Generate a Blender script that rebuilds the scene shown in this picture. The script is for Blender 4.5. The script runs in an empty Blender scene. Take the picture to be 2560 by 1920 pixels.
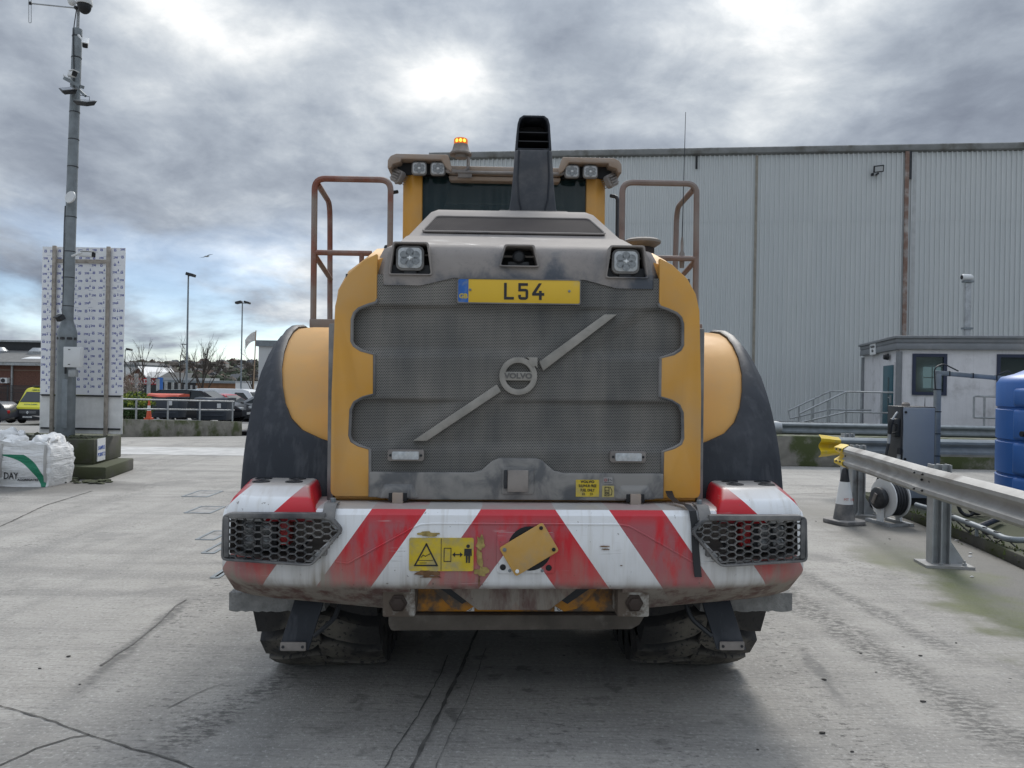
import bpy, bmesh, math, random
from mathutils import Vector, Matrix, noise as mnoise
random.seed(7)
rad = math.radians
C = bpy.context.scene.collection
SC = bpy.context.scene

# ------------------------------------------------------------------ camera
FPX, CAM_H, ROLL = 1923.0, 1.6, rad(1.0)      # focal length in pixels of the 2560 px photograph
cd = bpy.data.cameras.new('camera'); cam = bpy.data.objects.new('camera', cd); C.objects.link(cam)
cd.sensor_width = 36.0; cd.lens = 36.0 * FPX / 2560.0; cd.clip_start = 0.05; cd.clip_end = 6000.0
cr, sr = math.cos(ROLL), math.sin(ROLL)
cam.matrix_world = Matrix(((cr, -sr, 0, 0), (0, 0, -1, 0), (sr, cr, 0, CAM_H), (0, 0, 0, 1)))
SC.camera = cam
SC.render.resolution_x = 1024; SC.render.resolution_y = 768

# ------------------------------------------------------------------ light
SUN_EL, SUN_AZ = rad(43), rad(9)              # in front of the camera, a little to the right
sl = bpy.data.lights.new('sun', 'SUN'); sl.energy = 1.15; sl.angle = rad(22); sl.color = (1.0, 0.96, 0.90)
so = bpy.data.objects.new('sun', sl); C.objects.link(so)
sd = Vector((math.sin(SUN_AZ) * math.cos(SUN_EL), math.cos(SUN_AZ) * math.cos(SUN_EL), math.sin(SUN_EL)))
so.rotation_euler = sd.to_track_quat('Z', 'Y').to_euler(); so.location = (0, 0, 40)
SC.view_settings.view_transform = 'Standard'; SC.view_settings.look = 'None'
SC.view_settings.gamma = 1.0; SC.view_settings.use_curve_mapping = False
SC.view_settings.exposure = 1.15
SC.cycles.max_bounces = 6; SC.cycles.diffuse_bounces = 3; SC.cycles.glossy_bounces = 3
SC.cycles.transparent_max_bounces = 8; SC.cycles.use_denoising = True

# ------------------------------------------------------------------ node helper
class NT:
    def __init__(s, tree):
        s.t = tree; s.n = tree.nodes; s.l = tree.links
    def new(s, ty, **kw):
        n = s.n.new(ty)
        for k, v in kw.items(): setattr(n, k, v)
        return n
    def put(s, sock, v):
        if v is None: return
        if isinstance(v, bpy.types.NodeSocket): s.l.new(v, sock)
        else:
            if sock.type == 'RGBA' and len(v) == 3: v = (*v, 1)
            sock.default_value = v
    def math(s, op, a, b=None, c=None, clamp=False):
        n = s.new('ShaderNodeMath', operation=op, use_clamp=clamp)
        s.put(n.inputs[0], a); s.put(n.inputs[1], b); s.put(n.inputs[2], c)
        return n.outputs[0]
    def vmath(s, op, a, b=None):
        n = s.new('ShaderNodeVectorMath', operation=op); s.put(n.inputs[0], a); s.put(n.inputs[1], b)
        return n.outputs['Value'] if op in ('DOT_PRODUCT', 'LENGTH') else n.outputs[0]
    def noise(s, vec, scale, detail=4, rough=.55, dist=0, w=None, lac=2.0):
        n = s.new('ShaderNodeTexNoise', noise_dimensions='4D' if w is not None else '3D')
        s.put(n.inputs['Vector'], vec); n.inputs['Scale'].default_value = scale
        n.inputs['Detail'].default_value = detail; n.inputs['Roughness'].default_value = rough
        n.inputs['Distortion'].default_value = dist; n.inputs['Lacunarity'].default_value = lac
        if w is not None: n.inputs['W'].default_value = w
        return n.outputs['Fac']
    def voro(s, vec, scale, feature='F1', out='Distance', rnd=1.0):
        n = s.new('ShaderNodeTexVoronoi', feature=feature); s.put(n.inputs['Vector'], vec)
        n.inputs['Scale'].default_value = scale; n.inputs['Randomness'].default_value = rnd
        return n.outputs[out]
    def map(s, v, a, b, lo=0., hi=1., smooth=False):
        n = s.new('ShaderNodeMapRange', interpolation_type='SMOOTHSTEP' if smooth else 'LINEAR')
        s.put(n.inputs[0], v)
        for i, x in enumerate((a, b, lo, hi)): s.put(n.inputs[i + 1], x)
        return n.outputs[0]
    def mix(s, f, a, b, mode='MIX'):
        n = s.new('ShaderNodeMix', data_type='RGBA', blend_type=mode); n.clamp_factor = True
        s.put(n.inputs['Factor'], f); s.put(n.inputs[6], a); s.put(n.inputs[7], b)
        return n.outputs[2]
    def ramp(s, f, stops, interp='LINEAR'):
        n = s.new('ShaderNodeValToRGB'); r = n.color_ramp; r.interpolation = interp
        while len(r.elements) < len(stops): r.elements.new(.5)
        for e, (p, c) in zip(r.elements, stops): e.position = p; e.color = (*c, 1) if len(c) == 3 else c
        s.put(n.inputs[0], f); return n.outputs[0]
    def sep(s, v):
        n = s.new('ShaderNodeSeparateXYZ'); s.put(n.inputs[0], v); return n.outputs
    def comb(s, x, y, z):
        n = s.new('ShaderNodeCombineXYZ'); s.put(n.inputs[0], x); s.put(n.inputs[1], y); s.put(n.inputs[2], z); return n.outputs[0]
    def scale(s, v, sc, rot=(0, 0, 0), loc=(0, 0, 0)):
        n = s.new('ShaderNodeMapping'); s.put(n.inputs[0], v); n.inputs[1].default_value = loc
        n.inputs[2].default_value = rot; n.inputs[3].default_value = sc; return n.outputs[0]
    def bump(s, h, strength, dist=.01, normal=None):
        n = s.new('ShaderNodeBump'); n.inputs['Strength'].default_value = strength; n.inputs['Distance'].default_value = dist
        s.put(n.inputs['Height'], h); s.put(n.inputs['Normal'], normal); return n.outputs[0]

# ------------------------------------------------------------------ sky
wd = bpy.data.worlds.new('World'); SC.world = wd; wd.use_nodes = True
w = NT(wd.node_tree); w.n.clear()
wo = w.new('ShaderNodeOutputWorld'); bg = w.new('ShaderNodeBackground'); w.l.new(bg.outputs[0], wo.inputs[0])
SKY_STRENGTH = 0.10; SKX, SKY = 20.1, 9.7
nish = w.new('ShaderNodeTexSky', sky_type='NISHITA'); nish.sun_disc = False
nish.sun_elevation = SUN_EL; nish.sun_rotation = SUN_AZ; nish.air_density = 1.0; nish.dust_density = 0.2
tc = w.new('ShaderNodeTexCoord'); dv = tc.outputs['Generated']
dn = w.vmath('NORMALIZE', dv); dx, dy, dz = w.sep(dn)
zc = w.math('ADD', w.math('MAXIMUM', dz, 0.0), 0.30)          # a curved cloud deck seen in perspective
cp = w.comb(w.math('DIVIDE', dx, zc), w.math('DIVIDE', dy, zc), 0.0)
cp = w.scale(cp, (1.0, 1.0, 1.0), loc=(SKX, SKY, 0))
big = w.noise(cp, 0.75, 2, .5, 0.3, w=2.35)
med = w.noise(cp, 2.3, 9, .60, 0.25, w=7.9)
fin = w.noise(cp, 6.5, 7, .60, 0.4, w=1.7)
wq = w.new('ShaderNodeTexNoise'); w.put(wq.inputs['Vector'], cp); wq.inputs['Scale'].default_value = 2.6; wq.inputs['Detail'].default_value = 6
wv = w.new('ShaderNodeVectorMath', operation='SCALE'); w.put(wv.inputs[0], wq.outputs['Color']); wv.inputs['Scale'].default_value = .55
cpw = w.vmath('ADD', cp, wv.outputs[0])
pn = w.new('ShaderNodeTexVoronoi', feature='SMOOTH_F1'); w.put(pn.inputs['Vector'], cpw); pn.inputs['Scale'].default_value = 2.3; pn.inputs['Smoothness'].default_value = .35
puff = w.map(pn.outputs['Distance'], .12, .62, 1.0, 0.0)      # billows: bright crowns, darker hollows
cl = w.math('ADD', w.math('MULTIPLY', big, .85), w.math('ADD', w.math('MULTIPLY', med, 1.05), w.math('ADD', w.math('MULTIPLY', fin, .58), w.math('MULTIPLY', puff, .30))))
cl = w.map(cl, .98, 1.76)                                      # 0 thick and dark ... 1 thin and bright
sdot = w.vmath('DOT_PRODUCT', dn, tuple(sd))
glow = w.math('POWER', w.math('MAXIMUM', sdot, 0.0), 14.0)     # thin cloud glows round the hidden sun
cl2 = w.math('ADD', cl, w.math('MULTIPLY', glow, .07), clamp=True)
ccol = w.ramp(cl2, [(0.0, (.185, .212, .268)), (.24, (.265, .302, .365)), (.46, (.375, .42, .485)), (.64, (.51, .555, .61)), (.82, (.70, .735, .765)), (1.0, (.96, .97, .97))])
gap = w.noise(cp, 1.5, 6, .55, 0.3, w=4.4)
lowf = w.map(dz, 0.03, 0.24, 1.0, 0.0, True)
gapm = w.math("MULTIPLY", w.map(gap, .46, .60, 0, 1, True), w.math('MULTIPLY', lowf, .55))
nsk = w.mix(1.0, nish.outputs[0], (.66, .74, .88), 'MULTIPLY')
upl = w.map(dz, 0.36, 1.0, 1.0, 2.7, True)                     # an overcast sky is brightest overhead
cs = w.new('ShaderNodeVectorMath', operation='SCALE'); w.put(cs.inputs[0], ccol); w.put(cs.inputs['Scale'], upl)
CLOUD = 0.50 / SKY_STRENGTH
cs2 = w.new('ShaderNodeVectorMath', operation='SCALE'); w.put(cs2.inputs[0], cs.outputs[0]); cs2.inputs['Scale'].default_value = CLOUD
skc = w.mix(gapm, cs2.outputs[0], nsk)
w.put(bg.inputs['Color'], skc); bg.inputs['Strength'].default_value = SKY_STRENGTH

# ------------------------------------------------------------------ where a pixel of the photograph lies
def ray(px, py):
    x = (px - 1280) / FPX; y = -(py - 960) / FPX
    return Vector((x * cr - y * sr, 1.0, x * sr + y * cr))
def R(px, py, Y):
    d = ray(px, py); return Vector((d.x * Y, Y, CAM_H + d.z * Y))
def G(px, py, z=0.0):
    d = ray(px, py); t = (z - CAM_H) / d.z; return Vector((d.x * t, t, z))

# ------------------------------------------------------------------ mesh helper
def fillet(pts, r, n=5):
    pts = [Vector(p) for p in pts]; out = [pts[0]]
    for a, b, c in zip(pts, pts[1:], pts[2:]):
        d1 = (a - b); d2 = (c - b); k = min(r, d1.length * .45, d2.length * .45)
        p, q = b + d1.normalized() * k, b + d2.normalized() * k
        for i in range(n + 1):
            t = i / n; out.append(p * (1 - t) ** 2 + b * 2 * t * (1 - t) + q * t * t)
    out.append(pts[-1]); return out

class MB:
    def __init__(s): s.bm = bmesh.new(); s.mi = 0
    def face(s, vs):
        try: f = s.bm.faces.new(vs); f.material_index = s.mi; return f
        except ValueError: return None
    def v(s, p): return s.bm.verts.new(p)
    def box(s, c, d, rot=None):
        c = Vector(c); vs = []
        for z in (-.5, .5):
            for x, y in ((-.5, -.5), (.5, -.5), (.5, .5), (-.5, .5)):
                p = Vector((x * d[0], y * d[1], z * d[2]))
                if rot is not None: p = rot @ p
                vs.append(s.v(c + p))
        for q in ((3, 2, 1, 0), (4, 5, 6, 7), (0, 1, 5, 4), (1, 2, 6, 5), (2, 3, 7, 6), (3, 0, 4, 7)): s.face([vs[i] for i in q])
        return s
    def bb(s, x0, x1, y0, y1, z0, z1): return s.box(((x0 + x1) / 2, (y0 + y1) / 2, (z0 + z1) / 2), (abs(x1 - x0), abs(y1 - y0), abs(z1 - z0)))
    def bar(s, a, b, wd, hd, up=(0, 0, 1)):
        a, b = Vector(a), Vector(b); d = (b - a); L = d.length; d.normalize(); u = Vector(up)
        if abs(d.dot(u)) > .98: u = Vector((0, 1, 0))
        x = d.cross(u).normalized(); z = x.cross(d)
        return s.box((a + b) / 2, (wd, L, hd), Matrix((x, d, z)).transposed())
    def loft(s, secs, cap=True, closed=True):
        rows = [[s.v(p) for p in sec] for sec in secs]; n = len(rows[0])
        for a, b in zip(rows, rows[1:]):
            for i in range(n if closed else n - 1): s.face([a[i], a[(i + 1) % n], b[(i + 1) % n], b[i]])
        if cap: s.face(rows[0][::-1]); s.face(rows[-1])
        return s
    def prism(s, poly, ax, d0, d1):
        f = {'x': lambda a, b, d: (d, a, b), 'y': lambda a, b, d: (a, d, b), 'z': lambda a, b, d: (a, b, d)}[ax]
        return s.loft([[f(a, b, d0) for a, b in poly], [f(a, b, d1) for a, b in poly]])
    def ringprism(s, outer, inner, ax, d0, d1):
        f = {'x': lambda a, b, d: (d, a, b), 'y': lambda a, b, d: (a, d, b), 'z': lambda a, b, d: (a, b, d)}[ax]
        rr = [[s.v(f(a, b, d)) for a, b in P] for P, d in ((outer, d0), (outer, d1), (inner, d1), (inner, d0))]; n = len(outer)
        for k in range(4):
            A, B = rr[k], rr[(k + 1) % 4]
            for i in range(n): s.face([A[i], A[(i + 1) % n], B[(i + 1) % n], B[i]])
        return s
    def tube(s, pts, r, n=8, cap=True, closed=False):
        pts = [Vector(p) for p in pts]; N = len(pts); rs = r if isinstance(r, (list, tuple)) else [r] * N
        rows = []; u = None
        for i, p in enumerate(pts):
            if closed: t = pts[(i + 1) % N] - pts[i - 1]
            else: t = (pts[min(i + 1, N - 1)] - pts[max(i - 1, 0)])
            t.normalize()
            if u is None: u = t.orthogonal().normalized()
            u = (u - t * u.dot(t))
            if u.length < 1e-6: u = t.orthogonal()
            u.normalize(); b = t.cross(u)
            rows.append([s.v(p + (u * math.cos(2 * math.pi * k / n) + b * math.sin(2 * math.pi * k / n)) * rs[i]) for k in range(n)])
        prs = list(zip(rows, rows[1:]));
        if closed: prs.append((rows[-1], rows[0]))
        for a, b in prs:
            for i in range(n): s.face([a[i], a[(i + 1) % n], b[(i + 1) % n], b[i]])
        if cap and not closed: s.face(rows[0][::-1]); s.face(rows[-1])
        return s
    def lathe(s, prof, c=(0, 0, 0), ax='z', n=24, cap=True):
        c = Vector(c); rows = []
        for r, h in prof:
            row = []
            for k in range(n):
                a = 2 * math.pi * k / n; x, y = r * math.cos(a), r * math.sin(a)
                p = {'z': (x, y, h), 'x': (h, x, y), 'y': (x, h, y)}[ax]; row.append(s.v(c + Vector(p)))
            rows.append(row)
        for a, b in zip(rows, rows[1:]):
            for i in range(n): s.face([a[i], a[(i + 1) % n], b[(i + 1) % n], b[i]])
        if cap: s.face(rows[0][::-1]); s.face(rows[-1])
        return s
    def grid(s, fn, nu, nv):
        g = [[s.v(fn(i / nu, j / nv)) for j in range(nv + 1)] for i in range(nu + 1)]
        for i in range(nu):
            for j in range(nv): s.face([g[i][j], g[i + 1][j], g[i + 1][j + 1], g[i][j + 1]])
        return s
    def blob(s, c, r, sub=1, jit=.2, seed=0):
        d = bmesh.ops.create_icosphere(s.bm, subdivisions=sub, radius=1.0); rr = random.Random(seed)
        r = r if isinstance(r, (tuple, list)) else (r, r, r)
        for v in d['verts']:
            k = 1 + rr.uniform(-jit, jit); v.co = Vector((c[0] + v.co.x * r[0] * k, c[1] + v.co.y * r[1] * k, c[2] + v.co.z * r[2] * k))
        for f in {f for v in d['verts'] for f in v.link_faces}: f.material_index = s.mi
        return s
    def add(s, me, M=Matrix()):
        n0 = len(s.bm.verts); f0 = len(s.bm.faces); s.bm.from_mesh(me); s.bm.verts.ensure_lookup_table(); s.bm.faces.ensure_lookup_table()
        for v in s.bm.verts[n0:]: v.co = M @ v.co
        for f in s.bm.faces[f0:]: f.material_index = s.mi
        return s
    def mesh(s, name, mats, bevel=0, seg=2, smooth=38, flip=False):
        bm = s.bm
        bmesh.ops.recalc_face_normals(bm, faces=bm.faces)
        if bevel:
            es = [e for e in bm.edges if len(e.link_faces) == 2 and e.calc_face_angle(0) > rad(28)]
            bmesh.ops.bevel(bm, geom=es, offset=bevel, segments=seg, profile=.5, affect='EDGES', clamp_overlap=True)
        for f in bm.faces: f.smooth = smooth > 0
        for e in bm.edges:
            if len(e.link_faces) == 2: e.smooth = e.calc_face_angle(0) < rad(smooth)
        me = bpy.data.meshes.new(name); bm.to_mesh(me); bm.free()
        for m in (mats if isinstance(mats, (list, tuple)) else [mats]): me.materials.append(m)
        return me
    def build(s, name, mats, parent=None, loc=None, **kw):
        return obj(name, s.mesh(name, mats, **kw), parent, loc)

def obj(name, me, parent=None, loc=None, rot=None):
    o = bpy.data.objects.new(name, me); C.objects.link(o)
    if parent is not None: o.parent = parent
    if loc is not None: o.location = loc
    if rot is not None: o.rotation_euler = rot
    return o
def tag(o, label=None, cat=None, group=None, kind=None):
    for k, v in (('label', label), ('category', cat), ('group', group), ('kind', kind)):
        if v: o[k] = v
    return o
def thing(name, label, cat, loc=(0, 0, 0), rotz=0.0, group=None):
    o = bpy.data.objects.new(name, None); C.objects.link(o); o.empty_display_size = .2
    o.location = loc; o.rotation_euler = (0, 0, rotz); return tag(o, label, cat, group)
def copy_tree(o, parent=None):
    c = o.copy(); C.objects.link(c)
    if parent is not None: c.parent = parent
    for ch in list(o.children): copy_tree(ch, c)
    return c
def boolean(o, cutters):
    for cme in cutters:
        co = bpy.data.objects.new('cutter', cme); C.objects.link(co); co.parent = o.parent
        m = o.modifiers.new('cut', 'BOOLEAN'); m.operation = 'DIFFERENCE'; m.object = co; m.solver = 'EXACT'; m.material_mode = 'TRANSFER'
        bpy.context.view_layer.update()
        me = bpy.data.meshes.new_from_object(o.evaluated_get(bpy.context.evaluated_depsgraph_get()))
        o.modifiers.clear(); o.data = me
        bpy.data.objects.remove(co)
    bm = bmesh.new(); bm.from_mesh(o.data)
    for e in bm.edges:
        if len(e.link_faces) == 2: e.smooth = e.calc_face_angle(0) < rad(30)
    bm.to_mesh(o.data); bm.free()
def text_mesh(body, size, bold=0.0, depth=.0008, align='CENTER', spacing=1.0, sx=1.0):
    cu = bpy.data.curves.new('lettering', 'FONT'); cu.body = body; cu.size = size; cu.align_x = align; cu.align_y = 'CENTER'
    cu.offset = bold; cu.extrude = depth; cu.space_character = spacing; cu.resolution_u = 3
    o = bpy.data.objects.new('lettering', cu); C.objects.link(o); bpy.context.view_layer.update()
    me = bpy.data.meshes.new_from_object(o); bpy.data.objects.remove(o)
    if sx != 1.0: me.transform(Matrix.Diagonal((sx, 1, 1, 1)))
    return me
FACE_Y = Matrix.Rotation(rad(90), 4, 'X')     # text facing -Y
def lettering(body, size, mat_, parent, loc, M=FACE_Y, name='lettering', **kw):
    me = text_mesh(body, size, **kw); me.transform(M); me.materials.clear(); me.materials.append(mat_)
    return obj(name, me, parent, loc)
def rrect(w_, h_, r, n=4, cx=0, cy=0):
    out = []
    for sx, sy, a0 in ((1, 1, 0), (-1, 1, 90), (-1, -1, 180), (1, -1, 270)):
        for i in range(n + 1):
            a = rad(a0 + 90 * i / n); out.append((cx + sx * (w_ / 2 - r) + r * math.cos(a), cy + sy * (h_ / 2 - r) + r * math.sin(a)))
    return out
def circ(r, n=24, cx=0, cy=0): return [(cx + r * math.cos(2 * math.pi * i / n), cy + r * math.sin(2 * math.pi * i / n)) for i in range(n)]

# ------------------------------------------------------------------ materials
def newmat(name):
    m = bpy.data.materials.new(name); m.use_nodes = True; t = NT(m.node_tree)
    p = m.node_tree.nodes['Principled BSDF']; return m, t, p
def coords(t, which='Object'): return t.new('ShaderNodeTexCoord').outputs[which]
def mat(name, col, rough=.55, metal=0.0, var=.12, scale=5, dust=None, dscale=3.0, dlo=.45, dhi=.7, up=0.0, bump=0.0, bscale=60, streak=0.0, col2=None, spec=.5):
    m, t, p = newmat(name); oc = coords(t)
    n1 = t.noise(oc, scale, 5)
    c = t.mix(t.map(n1, .3, .7), tuple(x * (1 - var) for x in col), tuple(min(1, x * (1 + var)) for x in (col2 or col)))
    if streak:
        sn = t.noise(t.scale(oc, (22, 22, 1.1)), 1.0, 4)
        c = t.mix(t.map(sn, .52, .75, 0, streak), c, dust or tuple(x * .5 for x in col))
    r = rough
    if dust:
        f = t.map(t.noise(oc, dscale, 6, .62), dlo, dhi, 0, 1, True)
        if up:
            nz = t.sep(t.new('ShaderNodeNewGeometry').outputs['Normal'])[2]
            f = t.math('ADD', f, t.map(nz, .1, .8, 0, up), clamp=True)
        c = t.mix(f, c, dust); r = t.map(f, 0, 1, rough, .85)
    p.inputs['Base Color'].default_value = (*col, 1); t.put(p.inputs['Base Color'], c); t.put(p.inputs['Roughness'], r)
    p.inputs['Metallic'].default_value = metal; p.inputs['Specular IOR Level'].default_value = spec
    if bump: t.put(p.inputs['Normal'], t.bump(t.noise(oc, bscale, 5), bump, .01))
    return m
def flat(name, col, rough=.6, metal=0.0): return mat(name, col, rough, metal, var=.05)
def glow_mat(name, col, e):
    m, t, p = newmat(name); p.inputs['Base Color'].default_value = (*col, 1)
    p.inputs['Emission Color'].default_value = (*col, 1); p.inputs['Emission Strength'].default_value = e; return m
def glass_mat(name, tint, op=.75, rough=.06, film=None):
    m, t, p = newmat(name); out = m.node_tree.nodes['Material Output']
    p.inputs['Base Color'].default_value = (*tint, 1); p.inputs['Roughness'].default_value = rough
    tr = t.new('ShaderNodeBsdfTransparent'); tr.inputs[0].default_value = (.75, .82, .84, 1)
    mx = t.new('ShaderNodeMixShader'); mx.inputs[0].default_value = op
    if film:
        oc = coords(t); s1 = t.noise(t.scale(oc, (18, 3, 1.2)), 1.0, 5); f = t.map(s1, .45, .75, 0, film)
        t.put(p.inputs['Base Color'], t.mix(f, tint, (.35, .38, .38)))
    t.l.new(tr.outputs[0], mx.inputs[1]); t.l.new(p.outputs[0], mx.inputs[2]); t.l.new(mx.outputs[0], out.inputs[0]); return m

DUST = (.30, .27, .245)
M_YEL = mat('yellow_paint', (.66, .325, .045), .40, var=.07, scale=2.5, dust=(.56, .335, .135), dscale=1.8, dlo=.34, dhi=.74, streak=.10, up=.35, bump=.03, bscale=90)
M_YELD = mat('worn_yellow_paint', (.52, .22, .02), .55, var=.15, dust=(.13, .105, .085), dscale=7, dlo=.42, dhi=.6, bump=.15)
M_CHAR = mat('charcoal_plastic', (.07, .074, .08), .5, dust=(.25, .238, .225), dscale=4, dlo=.3, dhi=.7, up=.5, bump=.08, bscale=120)
M_DARK = mat('dark_plastic', (.018, .02, .024), .5, dust=(.07, .07, .07), dscale=8, dlo=.5, dhi=.8)
M_BLACK = flat('black', (.008, .009, .011), .6)
M_RUB = mat('black_rubber', (.014, .018, .026), .52, var=.2, dust=(.095, .10, .112), dscale=1.6, dlo=.48, dhi=.9, streak=.45, spec=.4, bump=.06, bscale=30)
M_DUSTY = mat('dusty_steel', (.16, .145, .135), .7, dust=DUST, dscale=5, dlo=.3, dhi=.7, bump=.1)
M_STEEL = mat('galvanised_steel', (.36, .375, .385), .48, .35, var=.16, scale=9, dust=(.22, .215, .20), dscale=3, dlo=.5, dhi=.8, bump=.04)
M_STEELD = mat('dull_galvanised_steel', (.20, .225, .24), .55, .2, var=.18, scale=7, bump=.04)
M_RAIL = mat('rusty_red_rail_paint', (.20, .07, .045), .6, var=.2, scale=10, dust=(.25, .21, .185), dscale=3.2, dlo=.36, dhi=.62)
M_TAN = mat('dusty_tan_paint', (.34, .255, .19), .65, var=.1, dust=(.33, .28, .245), dscale=5, dlo=.4, dhi=.7, bump=.04)
M_WHITE = mat('white_paint', (.72, .73, .73), .5, var=.05, dust=(.45, .44, .42), dscale=4, dlo=.55, dhi=.85)
M_PLAS = mat('white_plastic', (.62, .63, .63), .45, var=.05)
M_LENS = mat('dusty_lens', (.48, .50, .51), .12, var=.2, scale=60, dust=(.42, .41, .39), dscale=20, dlo=.5, dhi=.75)
M_LENSD = mat('lens_reflector', (.25, .26, .265), .2, .3, var=.3, scale=80)
M_LENSW = flat('lens_centre', (.80, .82, .82), .3)
M_LIME = mat('beacon_base_grey', (.20, .175, .155), .7, dust=DUST, dscale=9)
M_AMB = glow_mat('amber_lens', (.75, .18, .01), .15); M_AMBL = glow_mat('amber_lamp', (1.0, .40, .04), 1.6)
M_PLATE = mat('plate_yellow', (.74, .47, .03), .35, var=.03, dust=(.5, .42, .2), dscale=6, dlo=.6, dhi=.95)
M_STKY = mat('sticker_yellow', (.62, .45, .02), .5, var=.1, scale=14, dust=(.36, .31, .18), dscale=9, dlo=.42, dhi=.7)
M_BLUEB = mat('plate_blue', (.02, .12, .42), .4, var=.2, dust=(.15, .22, .38), dscale=30)
M_PRINT = flat('black_print', (.018, .018, .022), .5)
M_RED = mat('red_lens', (.42, .008, .012), .25, var=.2, scale=40)
M_CONC = mat('mossy_concrete', (.21, .20, .175), .9, var=.25, scale=4, dust=(.055, .07, .022), dscale=1.8, dlo=.42, dhi=.62, up=.35, bump=.3, bscale=40)
M_CONCD = mat('dark_mossy_concrete', (.085, .082, .07), .9, var=.35, scale=3, dust=(.048, .054, .024), dscale=1.5, dlo=.42, dhi=.62, up=.55, bump=.3, bscale=40)

def hexmesh_mat(name, pitch, wire, hole, dirt):
    """perforated sheet: rows of round holes, half a pitch apart in alternate rows"""
    m, t, p = newmat(name); oc = coords(t); x, y, z = t.sep(oc)
    rowh = pitch * .866
    zz = t.math('DIVIDE', z, rowh); row = t.math('FLOOR', zz)
    par = t.math('MULTIPLY', t.math('MODULO', t.math('ADD', row, 1000), 2), .5)
    fx = t.math('SUBTRACT', t.math('FRACT', t.math('ADD', t.math('ADD', t.math('DIVIDE', x, pitch), par), 500)), .5)
    fz = t.math('MULTIPLY', t.math('SUBTRACT', t.math('SUBTRACT', zz, row), .5), .866)
    r = t.math('SQRT', t.math('ADD', t.math('MULTIPLY', fx, fx), t.math('MULTIPLY', fz, fz)))
    h = t.map(r, .27, .36, 1, 0)
    d = t.map(t.noise(oc, 2.2, 5), .35, .68, 0, 1, True)
    d2 = t.map(t.noise(t.scale(oc, (9, 9, 1.4)), 1.0, 4), .35, .7)
    wc = t.mix(t.math('MULTIPLY', t.math('ADD', d, d2), .5), wire, dirt)
    t.put(p.inputs['Base Color'], t.mix(h, wc, hole)); p.inputs['Roughness'].default_value = .85; p.inputs['Specular IOR Level'].default_value = .08
    return m
M_GRILLE = hexmesh_mat('perforated_grille', .0079, (.16, .16, .155), (.016, .017, .018), (.325, .305, .275))
M_VENT = hexmesh_mat('perforated_vent', .0095, (.045, .040, .042), (.008, .007, .008), (.085, .075, .074))

def cover_mat():
    m, t, p = newmat('dusty_charcoal_cover'); oc = coords(t); x, y, z = t.sep(oc)
    f = t.noise(oc, 3.2, 6, .6, .4)
    low = t.map(z, 2.05, 2.26, .22, 0)           # less dust, so darker, towards the lower rim
    f2 = t.map(t.math('SUBTRACT', f, low), .24, .44, 0, 1, True)
    sp = t.map(t.noise(oc, 70, 3), .58, .66)
    col = t.mix(f2, (.055, .064, .08), t.mix(t.noise(oc, 9, 4), (.235, .21, .195), (.315, .285, .26)))
    col = t.mix(t.math('MULTIPLY', sp, .25), col, (.16, .15, .145))
    t.put(p.inputs['Base Color'], col); t.put(p.inputs['Roughness'], t.map(f2, 0, 1, .35, .85))
    t.put(p.inputs['Normal'], t.bump(t.noise(oc, 110, 4), .06, .01)); return m
M_COVER = cover_mat()
def sill_mat():
    m, t, p = newmat('rinsed_dusty_sill'); oc = coords(t)
    f = t.map(t.noise(oc, 5.5, 6, .6, .8), .36, .60, .15, 1, True)
    t.put(p.inputs['Base Color'], t.mix(f, (.075, .08, .088), (.25, .24, .225))); p.inputs['Roughness'].default_value = .6
    t.put(p.inputs['Normal'], t.bump(t.noise(oc, 110, 4), .05, .01)); return m
M_SILL = sill_mat()

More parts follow.
